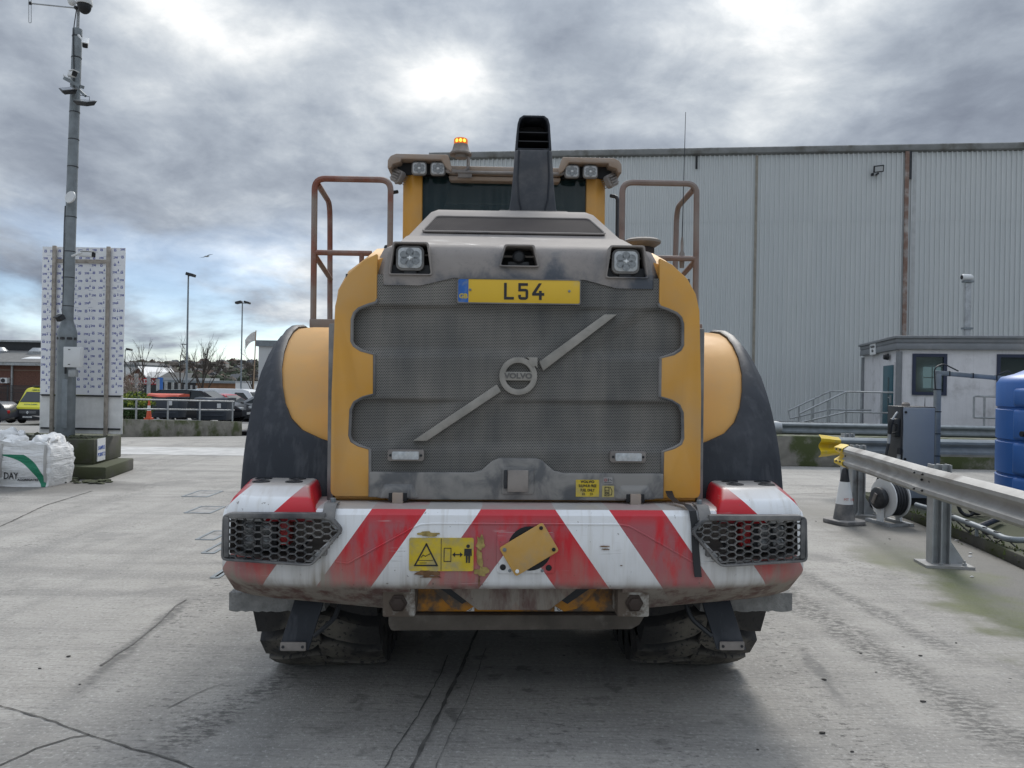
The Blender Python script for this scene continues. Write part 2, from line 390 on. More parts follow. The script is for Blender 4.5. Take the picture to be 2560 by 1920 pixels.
def stripe_mat(name, off, slope):
    """red and white chevron tape with scrapes, faded patches, run-down dirt and spatter"""
    m, t, p = newmat(name); oc = coords(t); x, y, z = t.sep(oc)
    ax = t.math('ABSOLUTE', x)
    u = t.math('ADD', ax, t.math('MULTIPLY', t.math('SUBTRACT', z, 1.045), slope))
    fr = t.math('FRACT', t.math('ADD', t.math('DIVIDE', t.math('ADD', u, off), .48), 40))
    red = t.math('LESS_THAN', fr, .5)
    n = t.noise(oc, 4.0, 5, .6)
    vst = t.noise(t.scale(oc, (26, 8, 2.0)), 1.0, 5, .6)
    hst = t.noise(t.scale(oc, (3, 8, 70)), 1.0, 4, .6)
    wcol = t.mix(t.map(vst, .52, .8), (.84, .85, .86), (.62, .60, .56))
    # tape worn grey-pink below the pressed line
    wear = t.math('MULTIPLY', t.map(t.noise(t.scale(oc, (6, 4, 2.0)), 1.0, 5, .62), .42, .54, 0, 1, True), t.map(z, 1.03, .97, 0, 1))
    rcol = t.mix(t.math('MULTIPLY', wear, .72), t.mix(n, (.50, .010, .020), (.64, .018, .032)), (.34, .13, .145))
    c = t.mix(red, wcol, rcol)
    grime = t.map(t.math('ADD', t.math('MULTIPLY', z, 1.0), t.math('MULTIPLY', t.math('SUBTRACT', vst, .5), .40)), .90, .665, 0, 1)
    gpat = t.map(t.noise(oc, 2.1, 4), .36, .58, .25, .90)
    side = t.map(ax, .55, 1.15, 0, .55)
    c = t.mix(t.math('MULTIPLY', grime, t.math('ADD', gpat, side), clamp=True), c, (.30, .265, .22))
    scr = t.math('MULTIPLY', t.map(hst, .62, .68), t.map(t.noise(oc, 6, 3), .5, .6))
    c = t.mix(t.math('MULTIPLY', scr, .55), c, t.mix(red, (.36, .33, .30), (.55, .34, .34)))
    under = t.map(z, .715, .685, 0, 1)
    ucol = t.mix(t.map(t.noise(t.scale(oc, (14, 14, 4), (0, rad(38), 0)), 1.0, 6, .65), .42, .62), (.27, .235, .195), (.11, .05, .04))
    c = t.mix(t.math('MULTIPLY', under, .93), c, ucol)
    spk = t.map(t.noise(oc, 55, 2), .70, .74)
    c = t.mix(t.math('MULTIPLY', spk, .6), c, (.10, .07, .05))
    nz = t.sep(t.new('ShaderNodeNewGeometry').outputs['Normal'])[2]
    c = t.mix(t.math('MULTIPLY', t.map(nz, .75, .97), t.map(n, .2, .6, .72, .97)), c, (.40, .375, .35))
    t.put(p.inputs['Base Color'], c); p.inputs['Roughness'].default_value = .5
    t.put(p.inputs['Roughness'], t.map(grime, 0, 1, .36, .85))
    t.put(p.inputs['Normal'], t.bump(n, .08, .02)); return m
M_BUMP = stripe_mat('chevron_tape', .076, .70)
M_BLOCK = stripe_mat('chevron_tape_on_blocks', -.813, 1.05)

def tyre_mat():
    m, t, p = newmat('muddy_tyre'); oc = coords(t)
    f = t.map(t.noise(oc, 2.0, 4), .42, .62, .1, 1, True)
    sp = t.map(t.noise(oc, 38, 3, .6), .56, .62)
    rr = t.vmath('LENGTH', t.scale(oc, (0, 1, 1)))
    lug = t.map(rr, .845, .868, .15, 1)
    mud = t.math('MULTIPLY', t.math('MULTIPLY', f, lug), t.math('SUBTRACT', 1.0, t.math('MULTIPLY', sp, .85)))
    t.put(p.inputs['Base Color'], t.mix(mud, (.017, .017, .019), (.155, .14, .115))); p.inputs['Roughness'].default_value = .8
    t.put(p.inputs['Normal'], t.bump(t.noise(oc, 45, 5), .25, .01)); return m
M_TYRE = tyre_mat()
# ================================================================== the wheel loader
L = thing('wheel_loader', 'huge yellow wheel loader seen from behind, with a red and white striped rear bumper', 'wheel loader', (0.045, 3.4, 0), rad(2.0))
L.rotation_euler = (0, rad(-0.4), rad(2.0))
sgn = (-1, 1)

# ---- rear counterweight
def cw_sec(u, low):
    a = abs(u); e = max(0.0, (a - 1.12) / .20)
    vo = .10 * e ** 2.2
    zb = .700 + .04 * max(0, a - .85) / .45; zu = .545 + .062 * max(0, a - .62) / .68
    zt = 1.052 - .02 * e
    pts = [(.34, zt), (.055 + vo, zt), (.022 + vo, zt - .010), (.004 + vo, zt - .034), (vo, zt - .075), (vo, zb + .03), (.006 + vo, zb + .008), (.024 + vo, zb - .012)]
    pts += ([(.20 + vo * .7, zu + .012), (.225 + vo * .7, zu), (.34, zu)] if low else [(.20, zb - .03), (.225, zb - .03), (.34, zb - .03)])
    return [(u, y, z) for y, z in pts]
mb = MB()
st = [-1.325, -1.312, -1.28, -1.22, -1.12, -.9, -.62, -.475]
mb.loft([cw_sec(u, True) for u in st] + [cw_sec(u, False) for u in (-.474, -.2, 0, .2, .474)] + [cw_sec(-u, True) for u in reversed(st)])
CW = mb.build('counterweight', M_BUMP, L, smooth=40)
HEX = [(1.279, 1.028), (.815, 1.014), (.762, .955), (.895, .80), (1.285, .825)]
cut = []
for s in sgn:
    b = MB(); b.prism([(s * (x - .006 if x > 1 else x + .03), z - (.012 if z > .9 else -.012)) for x, z in HEX], 'y', -.2, .17); cut.append(b.mesh('cutter', M_DUSTY))
boolean(CW, cut)
# centre apron between the tow openings
b = MB(); b.prism([(-.33, .672), (.31, .672), (.155, .553), (-.175, .553)], 'y', .16, .24); b.build('apron_plate', M_BUMP, L, bevel=.006)
for s in sgn:
    o = MB().bb(s * .455, s * .600, .055, .22, .553, .682).build('tow_housing', mat('grimy_white_housing', (.42, .40, .36), .7, var=.15, scale=9, dust=(.11, .085, .065), dscale=9, dlo=.36, dhi=.52, bump=.2), L, bevel=.008)
    k = MB(); k.lathe([(.042, .055), (.042, .046), (.030, .040), (.030, .028)], (s * .53, 0, .618), 'y', 6)
    k.build('tow_bolt', mat('rusty_bolt', (.05, .035, .028), .7, .3, bump=.3), o, bevel=.003)
# pressed line across the bumper face
path = [(-.80, .812), (-.745, .806), (-.46, .965), (-.43, .978), (-.38, .982), (.44, .982), (.49, .975), (.53, .955), (.79, .81), (.86, .815), (1.27, .832)]
b = MB(); b.tube([(u, .0, z) for u, z in path], .0042, 6); b.build('pressed_line', M_BUMP, CW)
# corner blocks
for s in sgn:
    b = MB()
    bot = [(.885, -.006), (1.16, -.005), (1.299, .064), (1.320, .40), (.935, .40)]; mid = [(.903, .014), (1.15, .016), (1.270, .07), (1.312, .40), (.94, .40)]; top = [(.935, .105), (1.13, .108), (1.215, .13), (1.285, .40), (.955, .40)]
    rows = [[(s * u, v, z) for u, v in P] for P, z in ((bot, .985), (bot, 1.03), (mid, 1.085), (top, 1.137))]
    b.loft(rows); o = b.build('corner_block', M_BLOCK, L, bevel=.022, seg=3)
    for (u, v) in ((1.03, .19), (1.18, .19), (1.04, .30), (1.20, .30)):
        k = MB(); k.lathe([(.040, 0), (.040, .004), (.034, .004), (.034, .0015), (.012, .0015), (.010, .004)], (s * u, v, 1.1365), 'z', 16)
        k.mi = 0; k.build('bolt_well', M_DARK, o)
    # bent clip that holds the lamp guard
    k = MB(); k.prism([(.10, 1.058), (.022, 1.058), (-.012, 1.03), (-.03, .99), (-.036, .992), (-.018, 1.034), (.020, 1.066), (.10, 1.064)], 'x', s * .80, s * .855)
    o2 = k.build('guard_clip', M_CHAR, L, bevel=.002)
    MB().lathe([(.013, 1.066), (.013, 1.082), (.011, 1.084)], (s * .825, .06, 0), 'z', 6).build('clip_bolt', M_STEELD, o2)

M_COMB = mat('dusty_honeycomb_plastic', (.065, .068, .073), .6, dust=(.235, .225, .213), dscale=5, dlo=.32, dhi=.68)
# lamp guards with honeycomb lattice
def inpoly(p, P):
    c = False; n = len(P)
    for i in range(n):
        (x1, y1), (x2, y2) = P[i], P[(i + 1) % n]
        if (y1 > p[1]) != (y2 > p[1]) and p[0] < (x2 - x1) * (p[1] - y1) / (y2 - y1) + x1: c = not c
    return c
def shrink(P, d):
    cx = sum(p[0] for p in P) / len(P); cz = sum(p[1] for p in P) / len(P); n = len(P); out = []
    for i in range(n):
        a, b_, c = Vector(P[i - 1]), Vector(P[i]), Vector(P[(i + 1) % n])
        e1 = (b_ - a).normalized(); e2 = (c - b_).normalized()
        n1 = Vector((-e1.y, e1.x)); n2 = Vector((-e2.y, e2.x))
        if n1.dot(Vector((cx, cz)) - b_) < 0: n1, n2 = -n1, -n2
        m = (n1 + n2); k = d / max(.3, m.length_squared / 2) ; out.append(tuple(b_ + m * .5 * k * 1.0))
    return out
def roundpoly(P, r, n=3):
    out = []; N = len(P)
    for i in range(N):
        a, b_, c = Vector(P[i - 1]), Vector(P[i]), Vector(P[(i + 1) % N]); d1, d2 = a - b_, c - b_
        k = min(r, d1.length * .4, d2.length * .4); p, q = b_ + d1.normalized() * k, b_ + d2.normalized() * k
        for j in range(n + 1):
            t = j / n; out.append(tuple(p * (1 - t) ** 2 + b_ * 2 * t * (1 - t) + q * t * t))
    return out
for s in sgn:
    P = [(s * x, z) for x, z in HEX]; inner = shrink(P, .021)
    b = MB(); b.ringprism(roundpoly(P, .025), roundpoly(inner, .018), 'y', -.040, .012)
    gd = b.build('lamp_guard', M_COMB, L, bevel=.004)
    b = MB(); seen = set(); hh, fl, hw = .0150, .0128, .0242
    cx0 = s * 1.02
    for ci in range(-9, 10):
        for ri in range(-9, 10):
            cx = cx0 + ci * (fl + hw); cz = .914 + ri * 2 * hh + (hh if ci % 2 else 0) + (cx - cx0) * .02 * s
            vs = [(cx + fl, cz + hh), (cx + hw, cz), (cx + fl, cz - hh), (cx - fl, cz - hh), (cx - hw, cz), (cx - fl, cz + hh)]
            for i in range(6):
                p, q = vs[i], vs[(i + 1) % 6]
                key = tuple(sorted(((round(p[0], 3), round(p[1], 3)), (round(q[0], 3), round(q[1], 3)))))
                if key in seen: continue
                seen.add(key)
                if inpoly(((p[0] + q[0]) / 2, (p[1] + q[1]) / 2), shrink(P, .012)):
                    if not (abs((p[0] + q[0]) / 2 - s * .872) < .03 and abs((p[1] + q[1]) / 2 - .895) < .028):
                        b.bar((p[0], -.022, p[1]), (q[0], -.022, q[1]), .014, .0058, up=(0, 1, 0)) if False else b.bar((p[0], -.022, p[1]), (q[0], -.022, q[1]), .0054, .016, up=(0, -1, 0))
    o = b.build('honeycomb', M_COMB, gd, smooth=0)
    k = MB(); k.bb(s * 1.272, s * 1.250, -.043, -.03, .84, 1.015); k.bb(s * 1.25, s * .84, -.046, -.006, 1.008, 1.032); k.build('guard_cap', M_COMB, gd, bevel=.005)
    MB().bb(s * .86, s * .835, -.028, .004, .843, .875).build('guard_tab', M_CHAR, gd, bevel=.004)
    # lamps inside the pocket
    o = MB().bb(s * 1.235, s * 1.075, .075, .16, .84, .99).build('tail_lamp', M_DARK, L, bevel=.008)
    for kx, kz in ((1.19, .945), (1.19, .885), (1.12, .945), (1.12, .885)):
        MB().lathe([(.026, .0), (.026, -.014), (.018, -.02)], (s * kx, .075, kz), 'y', 16).build('lamp_lens', M_LENSD, o)
    MB().bb(s * 1.065, s * 1.018, .07, .15, .87, .975).build('red_reflector', M_RED, L, bevel=.004)
    k = MB(); k.tube(fillet([(s * 1.05, .1, .86), (s * .98, .07, .84), (s * .93, .12, .90)], .03), .007, 6); k.build('lamp_cable', M_DARK, L)

# mounting pad and the loose tilted cover plate
b = MB(); b.prism(rrect(.128 * 2, .182, .014, 3, .035, .855), 'y', -.006, .004); o = b.build('access_pad', M_BUMP, L, bevel=.002)
MB().lathe([(.098, -.0035), (.098, -.008), (.088, -.0085)], (.052, 0, .875), 'y', 28).build('access_hole', M_BLACK, o)
for (u, z, r) in ((-.066, .792, .0135), (.137, .790, .0135), (-.036, .777, .007), (.108, .777, .007)):
    MB().lathe([(r, -.004), (r, -.0085), (r * .6, -.009)], (u, 0, z), 'y', 14).build('bolt_hole', M_BLACK if r > .01 else M_STEELD, o)
tp = MB(); tp.prism(rrect(.222, .146, .012, 4), 'y', -.004, .004)
M_TPL = mat('dusty_yellow_plate', (.55, .31, .07), .45, var=.1, scale=9, dust=(.42, .30, .16), dscale=8, dlo=.4, dhi=.8)
tpo = tp.build('loose_cover_plate', M_TPL, L, (.048, -.024, .875), bevel=.002); tpo.rotation_euler = (0, rad(-31), 0)
for (u, z, m_) in ((-.093, .055, M_STEELD), (.093, .055, M_BLACK), (.093, -.055, M_BLACK), (-.093, -.055, M_LENSW)):
    MB().lathe([(.0085, -.0035), (.0085, -.008), (.005, -.009)], (u, 0, z), 'y', 12).build('bolt' if m_ is M_STEELD else 'bolt_hole', m_, tpo)

# warning label
SX, SZ = -.337, .847
b = MB(); b.prism(rrect(.283, .146, .008, 3, SX, SZ), 'y', -.0045, .001); wl = b.build('warning_label', M_STKY, L)
def stroke(pts, wd, parent, name='pictogram', closed=False, y=-.0056, m=M_PRINT):
    b = MB(); pts = [Vector((p[0], y, p[1])) for p in pts]; prs = list(zip(pts, pts[1:])) + ([(pts[-1], pts[0])] if closed else [])
    for p, q in prs:
        e = (q - p).normalized() * wd * .45; b.bar(p - e, q + e, wd, .0012, up=(0, -1, 0))
    return b.build(name, m, parent, smooth=0)
b = MB()
for a in ((SX, SX + .004),): pass
stroke([(SX - .001, SZ - .07), (SX - .001, SZ + .07)], .0022, wl)
stroke([(SX - .116, SZ - .048), (SX - .018, SZ - .048), (SX - .066, SZ + .046)], .0065, wl, closed=True)
stroke([(SX - .10, SZ - .026), (SX - .036, SZ - .026)], .002, wl); stroke([(SX - .094, SZ - .037), (SX - .066, SZ - .037)], .002, wl)
stroke([(SX - .088, SZ - .012), (SX - .08, SZ - .002), (SX - .07, SZ - .008), (SX - .06, SZ - .002), (SX - .05, SZ + .003)], .003, wl)
stroke([(SX + .012, SZ - .03), (SX + .042, SZ - .03), (SX + .042, SZ + .028), (SX + .012, SZ + .028)], .003, wl, closed=True)
stroke([(SX + .055, SZ), (SX + .087, SZ)], .005, wl)
b = MB()
for sx_, x0 in ((-1, SX + .048), (1, SX + .094)): b.prism([(x0, SZ), (x0 - sx_ * .012, SZ + .011), (x0 - sx_ * .012, SZ - .011)], 'y', -.0062, -.005)
px_ = SX + .117
b.prism(circ(.008, 14, px_, SZ + .037), 'y', -.0062, -.005)
b.prism([(px_ - .016, SZ + .026), (px_ + .016, SZ + .026), (px_ + .017, SZ - .006), (px_ + .011, SZ - .006), (px_ + .010, SZ + .016), (px_ + .009, SZ - .036), (px_ + .002, SZ - .036), (px_ + .001, SZ - .006), (px_ - .001, SZ - .006), (px_ - .002, SZ - .036), (px_ - .009, SZ - .036), (px_ - .010, SZ + .016), (px_ - .011, SZ - .006), (px_ - .017, SZ - .006)], 'y', -.0062, -.005)
b.build('pictogram', M_PRINT, wl, smooth=0)
# paint scrapes round the label
M_SCR = mat('scraped_paint', (.36, .27, .09), .8, var=.4, scale=30)
M_RUST = mat('rust_scar', (.16, .085, .04), .9, var=.4, scale=40)
def scrape(c, w_, h_, m, n=14, seed=1):
    rr = random.Random(seed); P = []
    for i in range(n):
        a = 2 * math.pi * i / n; k = rr.uniform(.55, 1.15); P.append((c[0] + math.cos(a) * w_ * k, c[1] + math.sin(a) * h_ * k))
    return MB().prism(P, 'y', -.0056, -.001).build('scrape_mark', m, CW, smooth=0)
for i, (c, w_, h_, m) in enumerate([((-.40, .765), .055, .014, M_RUST), ((-.385, .748), .045, .004, M_RUST), ((-.40, .937), .05, .012, M_SCR), ((-.165, .90), .02, .04, M_SCR), ((-.168, .83), .016, .05, M_SCR),
        ((-.158, .77), .035, .022, M_SCR), ((.385, .885), .022, .003, M_RUST), ((.387, .872), .020, .003, M_RUST), ((-.17, .725), .004, .03, M_RUST), ((.46, .80), .006, .002, M_RUST)]): scrape(c, w_, h_, m, 18, i)

# ---- frame below the bumper
b = MB(); b.prism([(-.615, .503), (.615, .503), (.615, .60), (.50, .70), (-.50, .70), (-.615, .60)], 'y', .30, .40); b.build('rear_frame', M_YELD, L, bevel=.01)
for s in sgn:
    b = MB(); b.prism([(s * .46, .69), (s * .30, .69), (s * .16, .56), (s * .235, .515), (s * .30, .53)], 'y', .262, .30); b.build('frame_gusset', M_YELD, L, bevel=.006)
    b = MB(); b.prism([(s * .42, .672), (s * .33, .672), (s * .20, .585), (s * .25, .555)], 'y', .255, .264); b.build('gusset_opening', M_DARK, L)
    o = MB().bb(s * .215 - .022, s * .215 + .022, .292, .298, .51, .55).build('lifting_label', M_WHITE, L)
    k = MB(); y = .2905
    k.tube([(s * .215 + .008 * math.cos(a * .6), y, .522 + .008 * math.sin(a * .6)) for a in range(11)], .0016, 5, closed=False)
    k.tube([(s * .215 + .003 + .007 * math.cos(a * .6), y, .534 + .007 * math.sin(a * .6)) for a in range(11)], .0016, 5)
    k.tube([(s * .215 - .010, y, .548), (s * .215 - .010, y, .53), (s * .215 + .012, y, .53), (s * .215 + .012, y, .548)], .0016, 5); k.build('hook_symbol', M_PRINT, o)
b = MB(); b.prism([(-.60, .498), (.63, .498), (.60, .45), (.56, .428), (-.585, .422), (-.60, .45)], 'y', .27, .50); b.build('belly_guard', mat('muddy_plate', (.10, .085, .07), .85, var=.3, scale=6, dust=(.19, .17, .145), dscale=5, dlo=.5, dhi=.7, bump=.3), L, bevel=.008)
MB().bb(-.62, .62, .5, 4.2, .52, .98).build('chassis', M_DARK, L)
MB().bb(-.85, .85, .26, 2.6, .93, 1.25).build('engine_bay', M_BLACK, L)
b = MB(); b.lathe([(.17, -.9), (.2, -.5), (.3, -.2), (.3, .2), (.2, .5), (.17, .9)], (0, 1.30, .82), 'x', 16); b.build('rear_axle', M_DARK, L)
b = MB(); b.lathe([(.17, -.9), (.3, -.2), (.3, .2), (.17, .9)], (0, 4.75, .82), 'x', 16); b.build('front_axle', M_DARK, L)
for s in sgn:
    MB().bb(s * .545 - .024, s * .545 + .024, .11, .3, 1.03, 1.10).build('hinge_arm', M_TAN, L, bevel=.004)
# mud flaps and stays
M_MUDF = mat('caked_grey_flap', (.23, .228, .22), .9, var=.25, scale=20, bump=.8, bscale=60)
for s in sgn:
    b = MB(); P = [(s * 1.37, .585), (s * 1.37, .50)] + [(s * (1.37 - .02 * i), .497 + random.uniform(-.006, .004)) for i in range(1, 24)] + [(s * .92, .56), (s * .92, .585)]
    b.prism(P, 'y', .34, .46); b.build('mud_flap', M_MUDF, L, smooth=0)
    b = MB(); b.loft([[(s * (.90), .32, .60), (s * 1.04, .32, .60), (s * 1.04, .345, .60), (s * .90, .345, .60)], [(s * .965, .23, .345), (s * 1.105, .23, .345), (s * 1.105, .245, .345), (s * .965, .245, .345)]])
    o = b.build('mudguard_stay', M_RUB, L, bevel=.003)
    b = MB(); b.box((s * 1.035, .226, .365), (.12, .012, .042), Matrix.Rotation(0, 3, 'X')); r_ = b.build('stay_reflector', M_DUSTY, o, bevel=.006)  # dull tone holds the shade below the bumper as well as dust
    for dx_ in (-.045, .045): MB().lathe([(.007, .219), (.007, .216)], (s * 1.035 + dx_, 0, .365), 'y', 10).build('screw', M_DARK, o)
    b = MB(); b.tube(fillet([(s * .83, .36, .57), (s * .86, .3, .47), (s * .95, .26, .40)], .03), [.012] * 8, 6); b.build('stay_hose', M_DARK, L)

# ---- wheels
def lug(s, ph):
    secs = []
    for t, x, r0, r1, kw in ((0, .388, .70, .760, .80), (.05, .392, .74, .815, .92), (.12, .384, .78, .858, 1.0), (.3, .30, .79, .872, 1.02), (.5, .21, .80, .876, 1.05), (.7, .12, .80, .877, 1.1), (.85, .05, .80, .877, 1.0), (1.0, -.01, .80, .874, .62)):
        a0 = ph - rad(9.5) * t ** 1.4; hw_ = rad(5.15) * kw; ring = []
        for (r_, da) in ((r0, -hw_ * 1.16), (r1, -hw_), (r1, hw_), (r0, hw_ * 1.16)):
            a = a0 + da; ring.append((s * x, r_ * math.cos(a), r_ * math.sin(a)))
        secs.append(ring)
    return secs
b = MB(); b.lathe([(.36, -.27), (.40, -.315), (.55, -.36), (.70, -.375), (.77, -.36), (.805, -.30), (.815, 0), (.805, .30), (.77, .36), (.70, .375), (.55, .36), (.40, .315), (.36, .27)], (0, 0, 0), 'x', 64)
for k in range(23):
    for s in sgn: b.loft(lug(s, 2 * math.pi * (k + (.5 if s > 0 else 0)) / 23))
for v in b.bm.verts:
    if v.co.z < -.79:                          # the loaded tyre stands on a flat patch
        if v.co.z < -.818: v.co.z = -.818
TYRE = b.mesh('tyre', M_TYRE, bevel=0, smooth=42)
b = MB(); b.lathe([(.12, .02), (.16, .10), (.30, .06), (.34, .16), (.365, .26), (.385, .27), (.385, -.27), (.12, -.2)], (0, 0, 0), 'x', 32); RIM = b.mesh('rim', M_YELD, smooth=35)
for (u, v, rot) in ((-1.0, 1.30, 0), (1.0, 1.30, 0), (-1.0, 4.75, 0), (1.0, 4.75, 0)):
    wobj = bpy.data.objects.new('wheel', None); C.objects.link(wobj); wobj.parent = L; wobj.location = (u, v, .816)
    wobj.rotation_euler = (rad(rot), 0, 0)
    wobj.scale = (math.copysign(.81, u), 1, 1)
    obj('tyre', TYRE, wobj); obj('rim', RIM, wobj)

# ---- mudguards: yellow inner shell, rubber outer flare
FC, FR = (1.35, .9), 1.03
def fpt(s, th, u, r=FR): return (s * u, FC[0] - r * math.sin(rad(th)), FC[1] + r * math.cos(rad(th)))
def ub(th):
    T = [(-90, 1.25), (12, 1.255), (22, 1.25), (34, 1.235), (43, 1.215), (50, 1.185), (57, 1.145), (62, 1.09), (65, 1.01), (67.5, .87), (70, .6)]
    for (a, x), (c, y) in zip(T, T[1:]):
        if a <= th <= c: return x + (y - x) * (th - a) / (c - a)
    return .6
for s in sgn:
    ths = [-50, -30, -12, 0, 10, 18, 26, 34, 42, 49, 55, 60, 63.5, 66, 67.5]
    b = MB(); b.loft([[fpt(s, t, .62), fpt(s, t, ub(t) * .5 + .31, FR + .006), fpt(s, t, ub(t) - .05, FR + .004), fpt(s, t, ub(t), FR - .004), fpt(s, t, ub(t), FR - .03), fpt(s, t, .62, FR - .03)] for t in ths])
    mg = b.build('mudguard', M_YEL, L, smooth=50)
    ths2 = [-50, -30, -12, 0, 10, 18, 26, 34, 42, 49, 55, 60, 63.5, 66, 67.5, 70, 74, 80, 86, 91]
    b = MB(); secs = []
    for t in ths2:
        ui = max(.62, ub(t) - .004); uo = 1.322 + (.004 if t > 40 else 0)
        k = .020
        secs.append([fpt(s, t, ui, FR + k * .5), fpt(s, t, ui + .016, FR + k), fpt(s, t, ui * .45 + uo * .55, FR + k - .004), fpt(s, t, uo - .03, FR + k - .022), fpt(s, t, uo, FR - .022), fpt(s, t, uo, FR - .20), fpt(s, t, uo - .018, FR - .20), fpt(s, t, ui, FR - .04)])
    b.loft(secs); b.build('mudguard_flare', M_RUB, mg, smooth=50)

# ---- engine hood
def hsec(v, half):
    return [(u, v, z) for u, z in half] + [(-u, v, z) for u, z in reversed(half)]
H0 = [(.845, 1.06), (.848, 1.55), (.835, 1.95), (.815, 2.03), (.775, 2.10), (.70, 2.16), (.60, 2.19)]
H1 = [(.872, 1.0), (.876, 1.55), (.872, 1.93), (.858, 2.04), (.81, 2.13), (.715, 2.205), (.60, 2.20)]
H2 = [(.905, .98), (.910, 1.55), (.908, 1.90), (.892, 2.06), (.83, 2.19), (.72, 2.295), (.60, 2.27)]
H3 = [(.93, .95), (.935, 1.55), (.93, 1.92), (.905, 2.12), (.83, 2.275), (.70, 2.385), (.58, 2.37)]
b = MB(); b.loft([hsec(.205, H0), hsec(.30, H1), hsec(.62, H2), hsec(1.1, H3), hsec(2.95, H3)]); HOOD = b.build('engine_hood', M_YEL, L, smooth=50)
for s in sgn:
    b = MB(); b.loft([[(s * .850, .185, z), (s * .882, .205, z), (s * .885, .30, z), (s * .86, .30, z)] for z in (.97, 1.4, 1.70, 1.872)]); b.build('edge_trim', M_CHAR, L, bevel=.006)
MB().prism([(-.84, 1.07), (.84, 1.07), (.82, 2.0), (.66, 2.15), (-.66, 2.15), (-.82, 2.0)], 'y', .206, .24).build('rear_door', M_DARK, L)
INN = [(.655, 2.195), (.655, 1.985), (.662, 1.970), (.70, 1.958), (.742, 1.94), (.762, 1.92), (.772, 1.89), (.773, 1.79), (.762, 1.768), (.73, 1.747), (.668, 1.729), (.667, 1.548), (.72, 1.532), (.757, 1.510), (.774, 1.475), (.778, 1.355), (.768, 1.328), (.738, 1.31), (.684, 1.292), (.682, 1.075)]
OUT = [(.838, 1.075), (.852, 1.083), (.858, 1.10), (.858, 1.55), (.846, 1.95), (.827, 2.03), (.787, 2.10), (.715, 2.165)]
for s in sgn:
    b = MB(); b.prism([(s * u, z) for u, z in INN + OUT], 'y', .163, .200); b.build('side_panel', M_YEL, L, bevel=.006, seg=2)
    b = MB(); b.tube([(s * (u - .004), .170, z) for u, z in INN[1:]], .0085, 6); b.build('grille_trim', M_CHAR, L)
def gv(u, z):
    def sst(a, c, x): t = max(0, min(1, (x - a) / (c - a))); return t * t * (3 - 2 * t)
    d = 0
    for zl, zh in ((1.735, 1.955), (1.305, 1.52)): d += sst(zl - .025, zl + .035, z) * (1 - sst(zh - .012, zh + .010, z))
    m = .55 + .45 * sst(.25, .6, abs(u))
    dd = abs((u - .0) * .545 - (z - 1.635) * .838)          # flat land along the diagonal badge
    return .172 + .030 * d * m * (.25 + .75 * sst(.03, .10, dd))
b = MB(); b.grid(lambda a, c: (-.80 + 1.6 * a, gv(-.80 + 1.6 * a, 1.12 + .98 * c), 1.12 + .98 * c), 120, 150); b.build('grille_mesh', M_GRILLE, L, smooth=60)
# ---- lower sill of the rear door
P = [(-.678, 1.075), (-.60, 1.075), (-.595, 1.065), (.595, 1.065), (.60, 1.075), (.68, 1.075), (.68, 1.190), (.215, 1.190), (.17, 1.20), (.118, 1.245), (.09, 1.257), (-.085, 1.257), (-.115, 1.245), (-.165, 1.20), (-.205, 1.190), (-.678, 1.190)]
b = MB(); b.prism(P, 'y', .145, .20); sill = b.build('door_sill', M_SILL, L, bevel=.009, seg=3)
for s in sgn:
    b = MB(); b.loft([[(s * .545 - w_, v, z) for w_, v, z in ((.115, .16, 1.072), (.075, .128, 1.072), (.06, .128, 1.115), (.07, .16, 1.155))], [(s * .545 + w_, v, z) for w_, v, z in ((.115, .16, 1.072), (.075, .128, 1.072), (.06, .128, 1.115), (.07, .16, 1.155))]])
    b.build('hinge_cover', M_SILL, sill, bevel=.008, seg=3)
    MB().bb(s * .545 - .042, s * .545 + .042, .125, .15, 1.06, 1.098).build('hinge_slot', M_BLACK, sill, bevel=.003)
b = MB(); b.prism(rrect(.15, .125, .012, 3, .002, 1.155), 'y', .138, .146); b.build('latch_recess', M_SILL, sill, bevel=.004)
o = MB().bb(-.045, .05, .122, .14, 1.105, 1.205).build('latch', M_DUSTY, sill, bevel=.004)
MB().bb(-.062, -.046, .128, .142, 1.12, 1.205).build('latch_hinge', M_DARK, sill, bevel=.002)
# stickers
b = MB(); b.prism(rrect(.108, .078, .002, 2, .325, 1.122), 'y', .1425, .146); stk = b.build('fuel_sticker', M_STKY, L)
lettering('VOLVO', .016, M_PRINT, stk, (.325, .1415, 1.152), bold=.0006, spacing=1.05, sx=1.15)
lettering('SULPHUR FREE', .0175, M_PRINT, stk, (.325, .1415, 1.133), bold=.0003, sx=.72)
lettering('FUEL ONLY', .0175, M_PRINT, stk, (.325, .1415, 1.113), bold=.0003, sx=.72)
for dx_ in (-.018, .018): stroke([(.325 + dx_ - .005, 1.092), (.325 + dx_ + .005, 1.092), (.325 + dx_ + .005, 1.100), (.325 + dx_ - .005, 1.100)], .0015, stk, closed=True, y=.1415)
b = MB(); b.prism(rrect(.055, .052, .002, 2, .421, 1.108), 'y', .1425, .146); st2 = b.build('fuel_pump_sticker', mat('faded_sticker', (.48, .40, .14), .6), L)
stroke([(.406, 1.088), (.425, 1.088), (.425, 1.128), (.406, 1.128)], .003, st2, closed=True, y=.1415); stroke([(.406, 1.114), (.425, 1.114)], .0025, st2, y=.1415)
stroke([(.430, 1.092), (.437, 1.092), (.439, 1.112), (.434, 1.122), (.431, 1.128)], .0025, st2, y=.1415)
lettering('D', .017, M_PRINT, st2, (.4155, .1415, 1.100), bold=.0008)
b = MB(); b.prism(rrect(.042, .030, .002, 2, .420, 1.158), 'y', .1425, .146); st3 = b.build('safety_sticker', mat('faded_white_sticker', (.33, .32, .315), .6), L)
